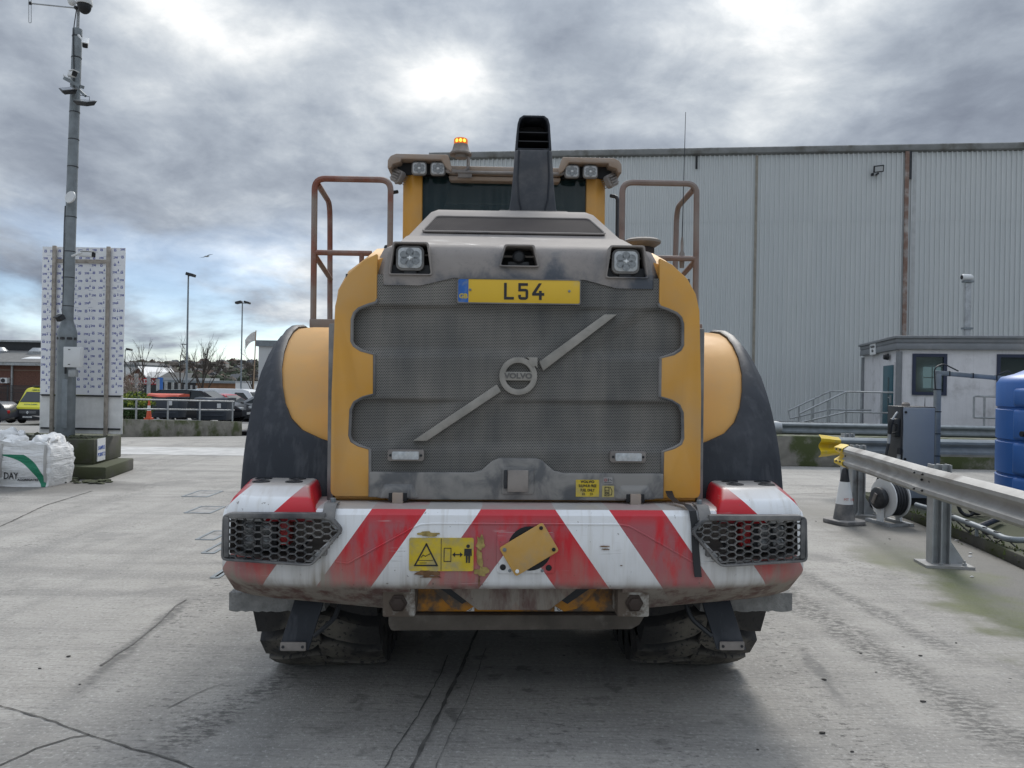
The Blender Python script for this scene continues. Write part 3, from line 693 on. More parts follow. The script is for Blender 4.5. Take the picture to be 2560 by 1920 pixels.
stroke([(.409 + .006 * math.cos(a), 1.161 + .006 * math.sin(a)) for a in (0, 1, 2, 3, 4, 5)], .0018, st3, closed=True, y=.1415, m=flat('red_print', (.4, .03, .03)))
stroke([(.421, 1.156), (.421, 1.167)], .003, st3, y=.1415); stroke([(.428, 1.165), (.438, 1.158)], .0018, st3, y=.1415); stroke([(.404, 1.149), (.436, 1.149)], .0018, st3, y=.1415)
# black strap hanging over the bumper
b = MB(); b.loft([[(u - .016, v - .0, z), (u + .016, v, z), (u + .016, v + .006, z + .001), (u - .016, v + .006, z + .001)] for u, v, z in ((.708, .17, 1.115), (.712, .13, 1.085), (.728, .075, 1.068), (.758, .02, 1.066), (.775, -.010, 1.045), (.784, -.014, .98), (.789, -.013, .88), (.797, -.012, .80), (.802, -.014, .752))]); b.build('rubber_strap', M_DARK, L, smooth=50)

# ---- grey hood cover with lamp pockets
PR = [(.165, 2.05, .662), (.168, 2.11, .664), (.185, 2.19, .652), (.215, 2.235, .635), (.26, 2.258, .622), (.34, 2.275, .615), (.74, 2.385, .62), (.80, 2.402, .612), (1.12, 2.575, .535), (1.20, 2.618, .515), (1.28, 2.652, .475), (1.45, 2.675, .46), (2.95, 2.73, .46), (2.95, 2.30, .46), (.45, 2.12, .60)]
def cov(s):
    ring = []
    for i, (v, z, w_) in enumerate(PR):
        u = s * w_; a = abs(s)
        if i == 0: z = 2.05 + .038 * max(0, min(1, (.45 - abs(u)) / .14))
        if a > .94:
            k = (a - .94) / .06
            if i < 6: v = v + .045 * k
            if 4 <= i <= 12: z -= .045 * k
        ring.append((u, v, z))
    return ring
b = MB(); b.loft([cov(s) for s in (-1, -.985, -.94, -.80, -.69, -.60, -.46, -.2, 0, .2, .46, .60, .69, .80, .94, .985, 1)])
bmesh.ops.triangulate(b.bm, faces=[f for f in b.bm.faces if len(f.verts) > 4])
cover = b.build('hood_cover', M_COVER, L, smooth=34)
def trap(cx, wb, wt, z0, z1): return [(cx - wb, z0), (cx + wb, z0), (cx + wt, z1), (cx - wt, z1)]
POCK = [(-.502, .098, .078, 2.10, 2.247), (.502, .098, .078, 2.10, 2.247), (0, .090, .066, 2.146, 2.243)]
cs_ = []
for p in POCK:
    b = MB(); b.prism(trap(*p), 'y', .0, .40); cs_.append(b.mesh('cutter', M_BLACK))
boolean(cover, cs_); boolean(HOOD, cs_)
for j, p in enumerate(POCK):
    cx = p[0]; T = roundpoly(trap(cx, p[1] + .004, p[2] + .004, p[3] - .003, p[4] + .004), .012); T2 = roundpoly(trap(cx, p[1] - .004, p[2] - .004, p[3] + .003, p[4] - .004), .010)
    b = MB(); b.ringprism(T, T2, 'y', .158, .30); o = b.build('lamp_pocket', M_COVER, cover, bevel=.003)
    MB().prism(trap(cx, p[1], p[2], p[3], p[4]), 'y', .30, .33).build('pocket_back', M_BLACK, o)
    b = MB(); b.tube([(cx - p[2] - .005, .24, 2.203), (cx + p[2] + .005, .24, 2.203)], .0055, 8); b.build('lamp_bar', M_DUSTY, o)
def work_lamp(parent, loc, rot=(0, 0, 0), k=1.0, foot=True):
    """square work lamp with six reflectors round a bright centre, facing -Y"""
    h = MB(); h.loft([[(x * .9, .05, z * .9) for x, z in rrect(.13 * k, .115 * k, .028 * k)], [(x, .03, z) for x, z in rrect(.13 * k, .115 * k, .028 * k)], [(x, 0, z) for x, z in rrect(.13 * k, .115 * k, .028 * k)]])
    o = h.build('work_lamp', M_CHAR, parent, loc, bevel=.004); o.rotation_euler = rot
    MB().prism(rrect(.110 * k, .095 * k, .022 * k), 'y', -.006, .004).build('lens', M_LENS, o, bevel=.003)
    r_ = MB()
    for i in range(6):
        a = rad(60 * i + 30); r_.prism(circ(.0185 * k, 16, .030 * k * math.cos(a) * 1.05, .027 * k * math.sin(a)), 'y', -.0085, -.005)
    r_.build('reflector', M_LENSD, o)
    MB().prism([(.015 * k, 0), (.004 * k, .003 * k), (0, .012 * k), (-.004 * k, .003 * k), (-.015 * k, 0), (-.004 * k, -.003 * k), (0, -.012 * k), (.004 * k, -.003 * k)], 'y', -.0105, -.006).build('lamp_star', M_LENSW, o)
    if foot: MB().bb(-.028 * k, .028 * k, .01, .04, -.085 * k, -.05 * k).build('lamp_foot', M_DARK, o)
    return o
for s in sgn: work_lamp(L, (s * .502 - .004, .175, 2.178))
b = MB(); b.blob((0, 0, 0), (.030, .030, .032), 3, 0); rc = b.build('reversing_camera', M_DARK, L, (-.002, .205, 2.196))
MB().lathe([(.018, -.020), (.018, -.034), (.013, -.035)], (0, 0, -.008), 'y', 16).build('camera_lens', M_BLACK, rc)
MB().bb(-.05, .05, .0, .05, -.048, -.022).build('camera_bracket', M_DARK, rc, bevel=.004)
# upper air vent
def cov_z(v): return 2.402 + (v - .80) / .32 * .173
b = MB()
VP = [(-.508, .835), (.508, .835), (.445, 1.09), (-.445, 1.09)]
b.loft([[(u, v, cov_z(v) + d) for u, v in roundpoly(VP, .03)] for d in (-.01, .012)]); b.build('air_vent', M_VENT, L)
b = MB(); V1 = [(u, v, cov_z(v) + .012) for u, v in roundpoly(VP, .03)]; b.tube(V1, .006, 6, closed=True); b.build('vent_rim', M_COVER, L)

# ---- badge: ring, bar and name
def badge():
    b = MB(); b.ringprism(circ(.0875, 48), circ(.0615, 48), 'y', -.012, .02)
    b.prism([(-.064, -.020), (.064, -.020), (.064, .020), (-.064, .020)], 'y', -.010, .015)
    o = b.build('emblem', M_DUSTY2, L, (.0, .158, 1.637), bevel=.002)
    a = MB(); d = .7071; c0 = .088
    a.prism([(.040, .068), (.068, .040), (.078, .048), (.088, .036), (.088, .088), (.036, .088), (.050, .078)], 'y', -.014, .014); a.build('emblem_arrow', M_DUSTY2, o, bevel=.002)
    lettering('VOLVO', .034, M_CHARL, o, (0, -.0112, 0), bold=.0015, depth=.0012, sx=1.12)
    for P in ([(-.482, 1.334), (-.418, 1.334), (-.078, 1.565), (-.098, 1.598)], [(.115, 1.662), (.096, 1.704), (.398, 1.928), (.456, 1.928)]):
        k = MB(); k.prism(P, 'y', .148, .20); k.build('emblem_bar', M_DUSTY2, L, bevel=.004)
M_DUSTY2 = mat('dusty_badge', (.24, .23, .205), .7, var=.12, scale=12, dust=(.36, .335, .30), dscale=9, dlo=.3, dhi=.7, bump=.1)
M_CHARL = mat('worn_letter_grey', (.13, .125, .118), .7)
badge()
# strobes
for s in sgn:
    b = MB(); b.prism(rrect(.166, .052, .010, 3), 'y', -.012, .02); o = b.build('strobe_light', M_DUSTY, L, (s * .513, .158, 1.268), bevel=.003)
    k = MB(); k.prism(rrect(.122, .036, .006, 3), 'y', -.030, -.010); k.build('strobe_lens', M_LENS, o, bevel=.005)
    k = MB()
    for e in (-.070, .070): k.lathe([(.006, -.012), (.006, -.0155)], (e, 0, 0), 'y', 10)
    k.build('screw', M_DARK, o)
# number plate
b = MB(); b.prism(rrect(.568, .113, .010, 3), 'y', -.004, .012); npl = b.build('number_plate', M_PLATE, L, (.0, .155, 2.028), bevel=.001)
b = MB(); b.ringprism(rrect(.572, .117, .011, 3), rrect(.562, .107, .009, 3), 'y', -.006, .012); b.build('plate_rim', M_CHAR, npl)
MB().bb(-.281, -.234, -.0052, .0, -.0535, .0535).build('country_band', M_BLUEB, npl)
lettering('GB', .030, M_STKY, npl, (-.257, -.0058, -.026), bold=.0012)
def glyph(segs, x0, wd=.0125):
    k = MB()
    for poly in segs: k.prism([(x0 + x, z) for x, z in poly], 'y', -.0058, -.002)
    return k.build('plate_character', M_PRINT, npl, smooth=0)
hh, ww, tt = .0385, .046, .0125
glyph([[(0, hh), (tt, hh), (tt, -hh), (0, -hh)], [(tt, -hh + tt), (ww, -hh + tt), (ww, -hh), (tt, -hh)]], -.070)
glyph([[(0, hh), (ww - .002, hh), (ww - .002, hh - tt), (tt - .001, hh - tt), (tt - .001, .012), (ww - .012, .012), (ww - .003, .009), (ww, 0), (ww, -hh + .012), (ww - .004, -hh + .004), (ww - .012, -hh), (.010, -hh), (.003, -hh + .004), (0, -hh + .012), (0, -.016), (tt, -.016), (tt, -hh + tt), (ww - tt, -hh + tt), (ww - tt, 0), (0, 0)]], -.004)
glyph([[(.028, hh), (.042, hh), (.015, -.006), (.030, -.006), (.030, .004), (.0425, .004), (.0425, -.006), (.054, -.006), (.054, -.0185), (.0425, -.0185), (.0425, -hh), (.030, -hh), (.030, -.0185), (-.002, -.0185), (-.002, -.008)]], .062)
lettering('EURO PLATES  B22 3RR', .0045, M_PRINT, npl, (.03, -.0052, -.047)) if False else None
for x in (-.226, .232): MB().lathe([(.006, -.003), (.006, -.0075), (.004, -.0085)], (x, 0, .004), 'y', 12).build('plate_screw', M_STEELD, npl)

# ---- cab
for s in sgn:
    b = MB(); b.loft([[(s * .715, 3.30, z), (s * .80, 3.285, z), (s * (.885 + .0 * z), 3.33, z), (s * .885, 3.48, z), (s * .715, 3.48, z)] for z in (2.3, 3.0, 3.41)]); b.build('cab_pillar', M_YEL, L, bevel=.012)
    b = MB(); b.loft([[(s * (.80 + .04 * t), 4.55 - .15 * t, z), (s * (.88), 4.55 - .15 * t, z), (s * .88, 4.65 - .15 * t, z), (s * .80, 4.65 - .15 * t, z)] for t, z in ((0, 2.3), (1, 3.45))]); b.build('cab_pillar', M_YEL, L, bevel=.01)
    MB().bb(s * .872, s * .880, 3.48, 4.5, 2.5, 3.45).build('side_window', glass_mat('cab_side_glass', (.01, .022, .026), .55), L)
    MB().bb(s * .70, s * .90, 3.3, 4.7, 1.6, 2.5).build('cab_side', M_YEL, L, bevel=.02)
MB().bb(-.715, .715, 3.345, 3.353, 2.45, 3.46).build('rear_window', glass_mat('cab_rear_glass', (.012, .035, .040), .62, .05, film=.14), L)
b = MB()
for s in sgn: b.prism([(s * .715, 2.5), (s * .715, 3.42), (s * .46, 3.42), (s * .50, 3.22), (s * .60, 3.0), (s * .66, 2.7), (s * .66, 2.5)], 'y', 3.356, 3.37)
b.bb(-.50, .50, 3.356, 3.37, 3.335, 3.42); b.build('window_surround', M_BLACK, L)
MB().bb(-.70, .70, 4.55, 4.56, 2.4, 3.45).build('windscreen', glass_mat('windscreen_glass', (.02, .03, .03), .35), L)
b = MB(); b.prism(rrect(.52, .75, .12, 4, 0, 2.72), 'y', 3.75, 3.88); st_ = b.build('driver_seat', M_DARK, L, bevel=.03)
MB().bb(-.26, .26, 3.85, 4.35, 2.28, 2.42).build('seat_cushion', M_DARK, st_, bevel=.04)
MB().bb(-.70, .70, 3.4, 4.6, 2.0, 2.2).build('cab_floor', M_DARK, L)
# roof: two lamp pods and a lower middle visor
b = MB(); b.bb(-.90, .90, 3.5, 4.95, 3.46, 3.535); rf = b.build('cab_roof', M_TAN, L, bevel=.035, seg=3)
for s in sgn:
    P = [(.49, 3.545), (.93, 3.545), (.975, 3.525), (.998, 3.49), (1.0, 3.42), (.97, 3.42), (.955, 3.455), (.89, 3.475), (.885, 3.50), (.545, 3.50), (.50, 3.43), (.46, 3.40), (.455, 3.43), (.475, 3.51)]
    b = MB(); b.prism([(s * u, z) for u, z in P], 'y', 3.16, 3.7); b.build('lamp_pod', M_TAN, rf, bevel=.008)
    MB().bb(s * .50, s * .93, 3.28, 3.5, 3.40, 3.508).build('pod_inside', M_BLACK, rf)
    for u in (.575, .735): work_lamp(L, (s * u, 3.20, 3.435), k=1.0, foot=False); MB().bb(s * u - .02, s * u + .02, 3.21, 3.24, 3.485, 3.51).build('lamp_bracket', M_DARK, rf)
    o = MB(); o.prism(rrect(.14, .115, .03, 3), 'y', 0, .05); w2 = o.build('corner_lamp', M_DUSTY, L, (s * .935, 3.22, 3.375), bevel=.008); w2.rotation_euler = (rad(-12), rad(s * -26), rad(s * 48))
    k = MB()
    for i in range(5): k.bb(-.055, .055, .05, .085, -.042 + i * .018, -.036 + i * .018)
    k.build('cooling_fins', M_DUSTY, w2, bevel=.003)
    for i in range(4): MB().bb(-.05, .05, -.016, .0, -.040 + i * .023, -.030 + i * .023).build('lamp_rib', M_DUSTY, w2, bevel=.002)
b = MB(); b.prism([(-.50, 3.445), (-.46, 3.40), (.46, 3.40), (.50, 3.445), (.50, 3.475), (-.50, 3.475)], 'y', 3.24, 3.5); b.build('visor', M_TAN, rf, bevel=.012)
b = MB(); b.prism([(-.47, 3.352), (.47, 3.352), (.485, 3.375), (.485, 3.395), (-.485, 3.395), (-.485, 3.375)], 'y', 3.26, 3.44); b.build('visor_lip', M_TAN, rf, bevel=.01)
b = MB(); b.tube(fillet([(-.53, 3.24, 3.44), (-.49, 3.20, 3.408), (.49, 3.20, 3.408), (.53, 3.24, 3.44)], .04), .014, 8); b.build('roof_bar', M_DUSTY, L)
# beacon
bc = bpy.data.objects.new('beacon', None); C.objects.link(bc); bc.parent = L; bc.location = (-.384, 3.26, 3.575)
MB().lathe([(.095, -.005), (.098, .008), (.075, .035), (.064, .075), (.062, .085)], (0, 0, 0), 'z', 28).build('beacon_base', M_LIME, bc)
MB().lathe([(.060, .085), (.060, .128), (.054, .136), (.03, .139)], (0, 0, 0), 'z', 28).build('beacon_lens', M_AMB, bc)
k = MB()
for a in (-125, -90, -55): k.lathe([(.003, .094), (.013, .100), (.013, .114), (.005, .124)], (.052 * math.cos(rad(a)), .056 * math.sin(rad(a)), 0), 'z', 10)
k.build('beacon_lamp', M_AMBL, bc)
k = MB(); k.lathe([(.05, -.03), (.05, -.004)], (0, 0, 0), 'z', 14); k.tube(fillet([(.03, 0, -.02), (.07, -.03, -.03), (.075, -.05, -.10), (.05, -.06, -.15), (-.02, -.06, -.16), (-.09, -.06, -.145)], .04), .010, 6); k.tube([(.065, 0, -.02), (.065, -.02, -.12), (.06, -.02, -.20)], .014, 8); k.build('beacon_stem', M_DUSTY, bc)
k = MB(); k.bb(-.02, .10, -.065, -.05, -.215, -.165); k.build('beacon_bracket', M_DUSTY, bc, bevel=.005)

# ---- exhaust
M_STACK = mat('dusty_stack', (.035, .040, .050), .45, dust=(.20, .19, .185), dscale=2.0, dlo=.42, dhi=.75, up=.1)
ex = bpy.data.objects.new('exhaust_stack', None); C.objects.link(ex); ex.parent = L; ex.location = (.158, 1.80, 2.745)
b = MB()
def exs(z):
    t = max(0, min(1, z / .50)); h = .172 - .049 * t ** .55; return h
Z = [0.0, .05, .12, .20, .30, .44]
b.loft([[(-exs(z), .0, z), (-exs(z) * .72, -.012, z), (exs(z) * .72, -.012, z), (exs(z), .0, z), (exs(z) * .92, .24, z), (-exs(z) * .92, .24, z)] for z in Z]); b.build('stack_body', M_STACK, ex, bevel=.012, seg=3)
b = MB(); top = [(-.123, .44), (.123, .44), (.110, .615), (.098, .655), (.070, .675), (-.070, .675), (-.098, .655), (-.110, .615)]; inn = [(-.108, .452), (.108, .452), (.096, .612), (.086, .643), (.062, .661), (-.062, .661), (-.086, .643), (-.096, .612)]
b.ringprism(top, inn, 'y', .0, .235); b.build('stack_mouth', M_RUB, ex, bevel=.004)
MB().prism(inn, 'y', .20, .215).build('stack_throat', M_BLACK, ex)
for z in (.505, .565): MB().bb(-.108, .108, .03, .20, z, z + .006).build('stack_vane', M_DARK, ex)
for s in sgn:
    k = MB(); k.tube([(s * .10, -.016, .43), (s * .108, -.014, .25), (s * .098, -.014, .10), (s * .075, -.014, .01)], .006, 6); k.build('stack_crease', M_RUB, ex)
b = MB(); b.bb(-.235, .235, -.06, .32, -.03, .018); b.build('stack_base', M_DUSTY, ex, bevel=.012)
# ---- air pre-cleaner
pc = bpy.data.objects.new('air_precleaner', None); C.objects.link(pc); pc.parent = L; pc.location = (.945, 2.0, 2.40)
MB().lathe([(.085, .0), (.085, .165)], (0, 0, 0), 'z', 28).build('cleaner_mesh', M_VENT, pc)
MB().lathe([(.085, .17), (.13, .20), (.132, .215), (.11, .228), (.03, .232)], (0, 0, 0), 'z', 28).build('cleaner_cap', M_DUSTY, pc)
MB().lathe([(.06, -.35), (.06, .0)], (0, 0, 0), 'z', 16).build('cleaner_pipe', M_DARK, pc)
# ---- platforms and handrails
def hrail(s, x0, x1, zt, z_in, name='handrail'):
    k = MB(); r_ = .0215
    k.tube(fillet([(s * x1, 2.0, 2.02), (s * x1, 2.0, zt), (s * x0, 2.0, zt), (s * x0, 2.0, z_in)], .075, 6), r_, 8)
    k.tube(fillet([(s * (x1 - .015), 2.02, zt - .03), (s * (x1 + .045), 2.75, zt + .0), (s * (x1 + .045), 2.80, 2.02)], .14, 6), r_, 8)
    k.tube([(s * x1, 2.0, 2.50), (s * (x1 - .40), 2.0, 2.50)], r_ * .9, 8); k.tube([(s * x1, 2.0, 2.49), (s * (x1 + .04), 2.78, 2.42)], r_ * .9, 8)
    k.tube([(s * (x1 - .33), 2.0, 2.50), (s * (x1 - .33), 2.0, 2.28)], r_ * .8, 8)
    return k.build(name, M_RAIL if s < 0 else mat('dusty_rail_paint', (.20, .13, .11), .65, var=.2, scale=9, dust=(.25, .215, .195), dscale=3, dlo=.3, dhi=.6), L)
hrail(-1, .826, 1.352, 3.015, 2.45); hrail(1, .80, 1.33, 3.03, 2.45)
for s in sgn:
    MB().bb(s * 1.37, s * .92, 1.96, 3.3, 1.975, 2.035).build('platform', M_RAIL, L, bevel=.006)
    k = MB(); k.tube(fillet([(s * .93, 3.32, 3.26), (s * .985, 3.28, 3.24), (s * .985, 3.28, 2.3)], .05), .016, 8); k.build('grab_rail', M_DARK, L)
    MB().box((s * 1.02, 3.9, 2.75), (.20, .05, .30), Matrix.Rotation(rad(8), 3, 'Z')).build('wing_mirror', M_DARK, L, bevel=.03)
# whip aerial on the right rail
k = MB(); k.lathe([(.016, 2.44), (.020, 2.50), (.020, 2.54), (.011, 2.56), (.011, 2.62), (.006, 2.66)], (1.24, 2.04, 0), 'z', 10); k.build('aerial_base', M_DUSTY, L)
MB().tube([(1.24, 2.04, 2.64), (1.255, 2.04, 3.55)], [.0035, .002], 5).build('aerial', M_DARK, L)
# front end, out of sight behind the cab
MB().bb(-.55, .55, 4.2, 5.8, .6, 1.5).build('front_frame', M_YEL, L, bevel=.05)
k = MB()
for s in sgn: k.bar((s * .45, 4.9, 1.9), (s * .45, 6.6, .9), .16, .35)
k.build('lift_arm', M_YEL, L, bevel=.02)
b = MB(); b.prism([(6.3, .25), (7.3, .10), (7.35, .18), (6.75, .35), (6.55, .8), (6.75, 1.3), (6.65, 1.36), (6.35, .9)], 'x', -1.45, 1.45); b.build('bucket', M_DUSTY, L, bevel=.01)
# ================================================================== ground
def sst(a, c, x):
    t = max(0.0, min(1.0, (x - a) / (c - a))); return t * t * (3 - 2 * t)
def gz(x, y): return -min(1.75, max(0.0, (y - 20) * .055)) * sst(3, 7, -x)
def GT(px, py):
    d = ray(px, py); t = 2.0
    for i in range(6000):
        if CAM_H + d.z * t < gz(d.x * t, t): break
        t += .02
    return Vector((d.x * t, t, gz(d.x * t, t)))
def ground_mat():
    m, t, p = newmat('yard_concrete'); oc = coords(t); x, y, z = t.sep(oc)
    big = t.noise(oc, .45, 5, .6); med = t.noise(oc, 2.6, 6, .62); fine = t.noise(oc, 46, 4, .6); vf = t.noise(oc, 160, 3, .6)
    brush = t.noise(t.scale(oc, (3.5, 60, 1)), 1.0, 4, .6)            # broomed finish
    track = t.noise(t.scale(oc, (.16, 2.4, 1), (0, 0, rad(-24))), 1.0, 5, .58)  # wheel tracks
    track2 = t.noise(t.scale(oc, (2.2, .12, 1), (0, 0, rad(6))), 1.0, 5, .6)
    c = t.mix(t.map(big, .32, .68), (.262, .248, .226), (.368, .352, .322))
    c = t.mix(t.map(med, .35, .68, 0, .6), c, (.41, .393, .362))
    c = t.mix(t.map(track, .48, .70, 0, .55), c, (.165, .16, .152))
    c = t.mix(t.map(track2, .48, .68, 0, .55), c, (.19, .185, .175))
    c = t.mix(t.map(brush, .52, .66, 0, .34), c, (.13, .127, .12))
    c = t.mix(t.map(fine, .56, .68, 0, .55), c, (.13, .125, .118))
    c = t.mix(t.map(fine, .44, .32, 0, .55), c, (.50, .49, .465))
    tv = t.math('MULTIPLY', t.map(t.noise(t.scale(oc, (14, 26, 1)), 1.0, 5, .7), .55, .62), t.map(t.noise(t.scale(oc, (1.6, .35, 1), (0, 0, rad(-38))), 1.0, 3), .50, .66))
    c = t.mix(t.math('MULTIPLY', tv, .85), c, (.075, .072, .068))
    blot = t.map(t.noise(oc, 1.1, 7, .66, .5), .56, .64, 0, .45)
    c = t.mix(blot, c, (.17, .165, .157))         # pitted, worn streaks
    spv = t.voro(oc, 7.5); spn = t.map(t.noise(oc, 1.3, 3), .46, .62)
    c = t.mix(t.math('MULTIPLY', t.map(spv, .085, .05), t.math('MULTIPLY', spn, .9)), c, (.05, .045, .04))
    def band(pa, pb, wd_, pit, col, k_):
        a_, b_ = G(*pa), G(*pb); tx, ty = (b_ - a_).normalized().x, (b_ - a_).normalized().y; L_ = (b_ - a_).length
        al = t.math('ADD', t.math('MULTIPLY', t.math('SUBTRACT', x, a_.x), tx), t.math('MULTIPLY', t.math('SUBTRACT', y, a_.y), ty))
        ac = t.math('ABSOLUTE', t.math('SUBTRACT', t.math('MULTIPLY', t.math('SUBTRACT', x, a_.x), -ty), t.math('MULTIPLY', t.math('SUBTRACT', y, a_.y), -tx)))
        ac = t.math('ADD', ac, t.math('MULTIPLY', t.math('SUBTRACT', t.noise(oc, 3.0, 4), .5), wd_ * 1.6))
        m_ = t.math('MULTIPLY', t.map(ac, wd_, wd_ * .2, 0, 1, True), t.math('MULTIPLY', t.map(al, -.2, .25, 0, 1, True), t.map(al, L_ + .2, L_ - .25, 0, 1, True)))
        m_ = t.math('MULTIPLY', m_, t.map(t.noise(t.scale(oc, (16, 34, 1)), 1.0, 5, .7), pit, pit + .12, 0, k_))
        return t.mix(m_, c, col)
    c = band((1900, 1440), (2600, 1900), .22, .44, (.10, .097, .09), .85)
    c = band((1980, 1420), (2400, 1640), .12, .42, (.12, .117, .11), .8)
    c = band((380, 1900), (760, 1660), .16, .46, (.085, .082, .077), .85)
    c = band((200, 1720), (470, 1500), .07, .38, (.12, .117, .11), .8)
    c = band((2010, 1630), (2110, 1760), .06, .36, (.15, .147, .14), .8)
    # stains and damp by the kerb on the right
    kx = t.math('ADD', 4.24, t.math('MULTIPLY', y, .068)); d = t.math('SUBTRACT', kx, x)
    wob = t.math('MULTIPLY', t.math('SUBTRACT', t.noise(oc, 1.15, 5, .6), .5), 1.9)
    dw = t.math('ADD', d, wob)
    damp = t.math('MULTIPLY', t.map(dw, 1.55, .85, 0, 1, True), t.map(y, 11.5, 9.8, 0, 1))
    moss = t.math('MULTIPLY', t.map(t.math('ABSOLUTE', t.math('SUBTRACT', dw, .95)), .55, .05, 0, 1, True), t.map(y, 8.6, 6.4, 0, 1, True))
    c = t.mix(t.math('MULTIPLY', damp, .82), c, t.mix(med, (.07, .066, .056), (.125, .12, .103)))
    c = t.mix(t.math('MULTIPLY', moss, t.map(t.noise(oc, 3.4, 4), .3, .62, .55, 1.0)), c, t.mix(fine, (.045, .06, .012), (.15, .165, .06)))
    # damp round the plinth on the left
    ex_ = t.math('DIVIDE', t.math('ADD', x, 7.6), 2.3); ey = t.math('DIVIDE', t.math('SUBTRACT', y, 11.1), .95)
    e = t.math('ADD', t.math('SQRT', t.math('ADD', t.math('MULTIPLY', ex_, ex_), t.math('MULTIPLY', ey, ey))), t.math('MULTIPLY', wob, .35))
    c = t.mix(t.map(e, 1.15, .75, 0, .72, True), c, (.105, .10, .092))
    # dark spots, fading out away from the middle line
    mid_spots = t.math('MULTIPLY', t.map(t.noise(oc, 5, 4), .60, .66), t.map(t.math('ABSOLUTE', x), 1.6, .4))
    c = t.mix(t.math('MULTIPLY', mid_spots, .5), c, (.06, .058, .055))
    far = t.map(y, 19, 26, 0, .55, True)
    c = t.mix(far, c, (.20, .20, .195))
    t.put(p.inputs['Base Color'], c); t.put(p.inputs['Roughness'], t.map(damp, 0, 1, .85, .62))
    h = t.math('ADD', t.math('MULTIPLY', fine, .5), t.math('ADD', t.math('MULTIPLY', brush, .5), t.math('MULTIPLY', vf, .25)))
    t.put(p.inputs['Normal'], t.bump(h, .8, .015)); return m
xs = [-1500, -400, -150, -80, -50, -35] + [-25 + i for i in range(0, 31)] + [10, 20, 40, 100, 400, 1500]
ys = [-400, -60, -10, 0, 4, 10, 16, 20] + [21 + i for i in range(0, 14, 1)] + [36, 40, 45, 50, 55, 62, 70, 90, 150, 400, 1500]
b = MB(); g = [[b.v((x, y, gz(x, y))) for y in ys] for x in xs]
for i in range(len(xs) - 1):
    for j in range(len(ys) - 1): b.face([g[i][j], g[i + 1][j], g[i + 1][j + 1], g[i][j + 1]])
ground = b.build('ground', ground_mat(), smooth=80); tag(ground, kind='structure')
M_JOINT = mat('joint_filler', (.085, .082, .076), .95, var=.4, scale=12)
M_JOINTL = mat('worn_joint', (.15, .145, .137), .95, var=.35, scale=8)
def joint(pix, wd, m=M_JOINT, seed=0, name='expansion_joint', n=24):
    rr = random.Random(seed); P = [G(*q) for q in pix]; pts = []
    for a, c in zip(P, P[1:]):
        k = max(3, int((c - a).length / .05))
        for i in range(k): pts.append(a.lerp(c, i / k))
    pts.append(P[-1]); bb = MB(); L1 = []; L2 = []
    for i, q in enumerate(pts):
        tdir = (pts[min(i + 1, len(pts) - 1)] - pts[max(i - 1, 0)]).normalized(); nn = Vector((-tdir.y, tdir.x, 0)); off = nn * rr.uniform(-.004, .004)
        w_ = wd * rr.uniform(.4, 1.15); L1.append(bb.v(q + off + nn * w_ / 2 + Vector((0, 0, .004)))); L2.append(bb.v(q + off - nn * w_ / 2 + Vector((0, 0, .004))))
    for i in range(len(pts) - 1): bb.face([L1[i], L2[i], L2[i + 1], L1[i + 1]])
    return bb.build(name, m, ground)
joint([(-60, 1748), (120, 1800), (230, 1840), (330, 1873), (420, 1897), (560, 1950), (700, 2010)], .011, seed=1)
joint([(1005, 1990), (1030, 1920), (1075, 1830), (1105, 1770), (1150, 1680), (1190, 1585), (1206, 1550)], .020, seed=2)
joint([(940, 1960), (985, 1880), (1045, 1790), (1100, 1690), (1120, 1640)], .008, M_JOINT, 3)
joint([(1075, 1960), (1110, 1870), (1170, 1750), (1215, 1620)], .006, M_JOINTL, 4)
joint([(-40, 1333), (20, 1308), (110, 1265), (230, 1228)], .020, seed=5)
joint([(0, 1915), (90, 1872), (180, 1845), (225, 1838)], .010, M_JOINT, 6, 'crack')
joint([(250, 1665), (330, 1612), (400, 1555), (440, 1515), (465, 1500)], .012, M_JOINTL, 8, 'crack')
joint([(420, 1770), (520, 1722), (560, 1712)], .007, M_JOINTL, 9, 'crack')
joint([(300, 1147), (450, 1150), (600, 1153)], .02, M_JOINTL, 10)
joint([(1880, 1240), (2010, 1235), (2120, 1232)], .015, M_JOINTL, 11)
# pale strip of newer concrete across the yard
b = MB(); rr = random.Random(5); A = []; Bq = []
for i in range(31):
    x = -9.4 + 5.6 * i / 30; A.append(b.v((x, 15.95 + .10 * (x + 9) * .3 + rr.uniform(-.05, .05), .004))); Bq.append(b.v((x, 17.7 + .08 * (x + 9) + rr.uniform(-.05, .05), .004)))
for i in range(30): b.face([A[i], A[i + 1], Bq[i + 1], Bq[i]])
tag(b.build('pale_concrete_strip', mat('pale_new_concrete', (.47, .465, .45), .9, var=.15, scale=2, dust=(.36, .355, .345), dscale=3)), kind='structure')
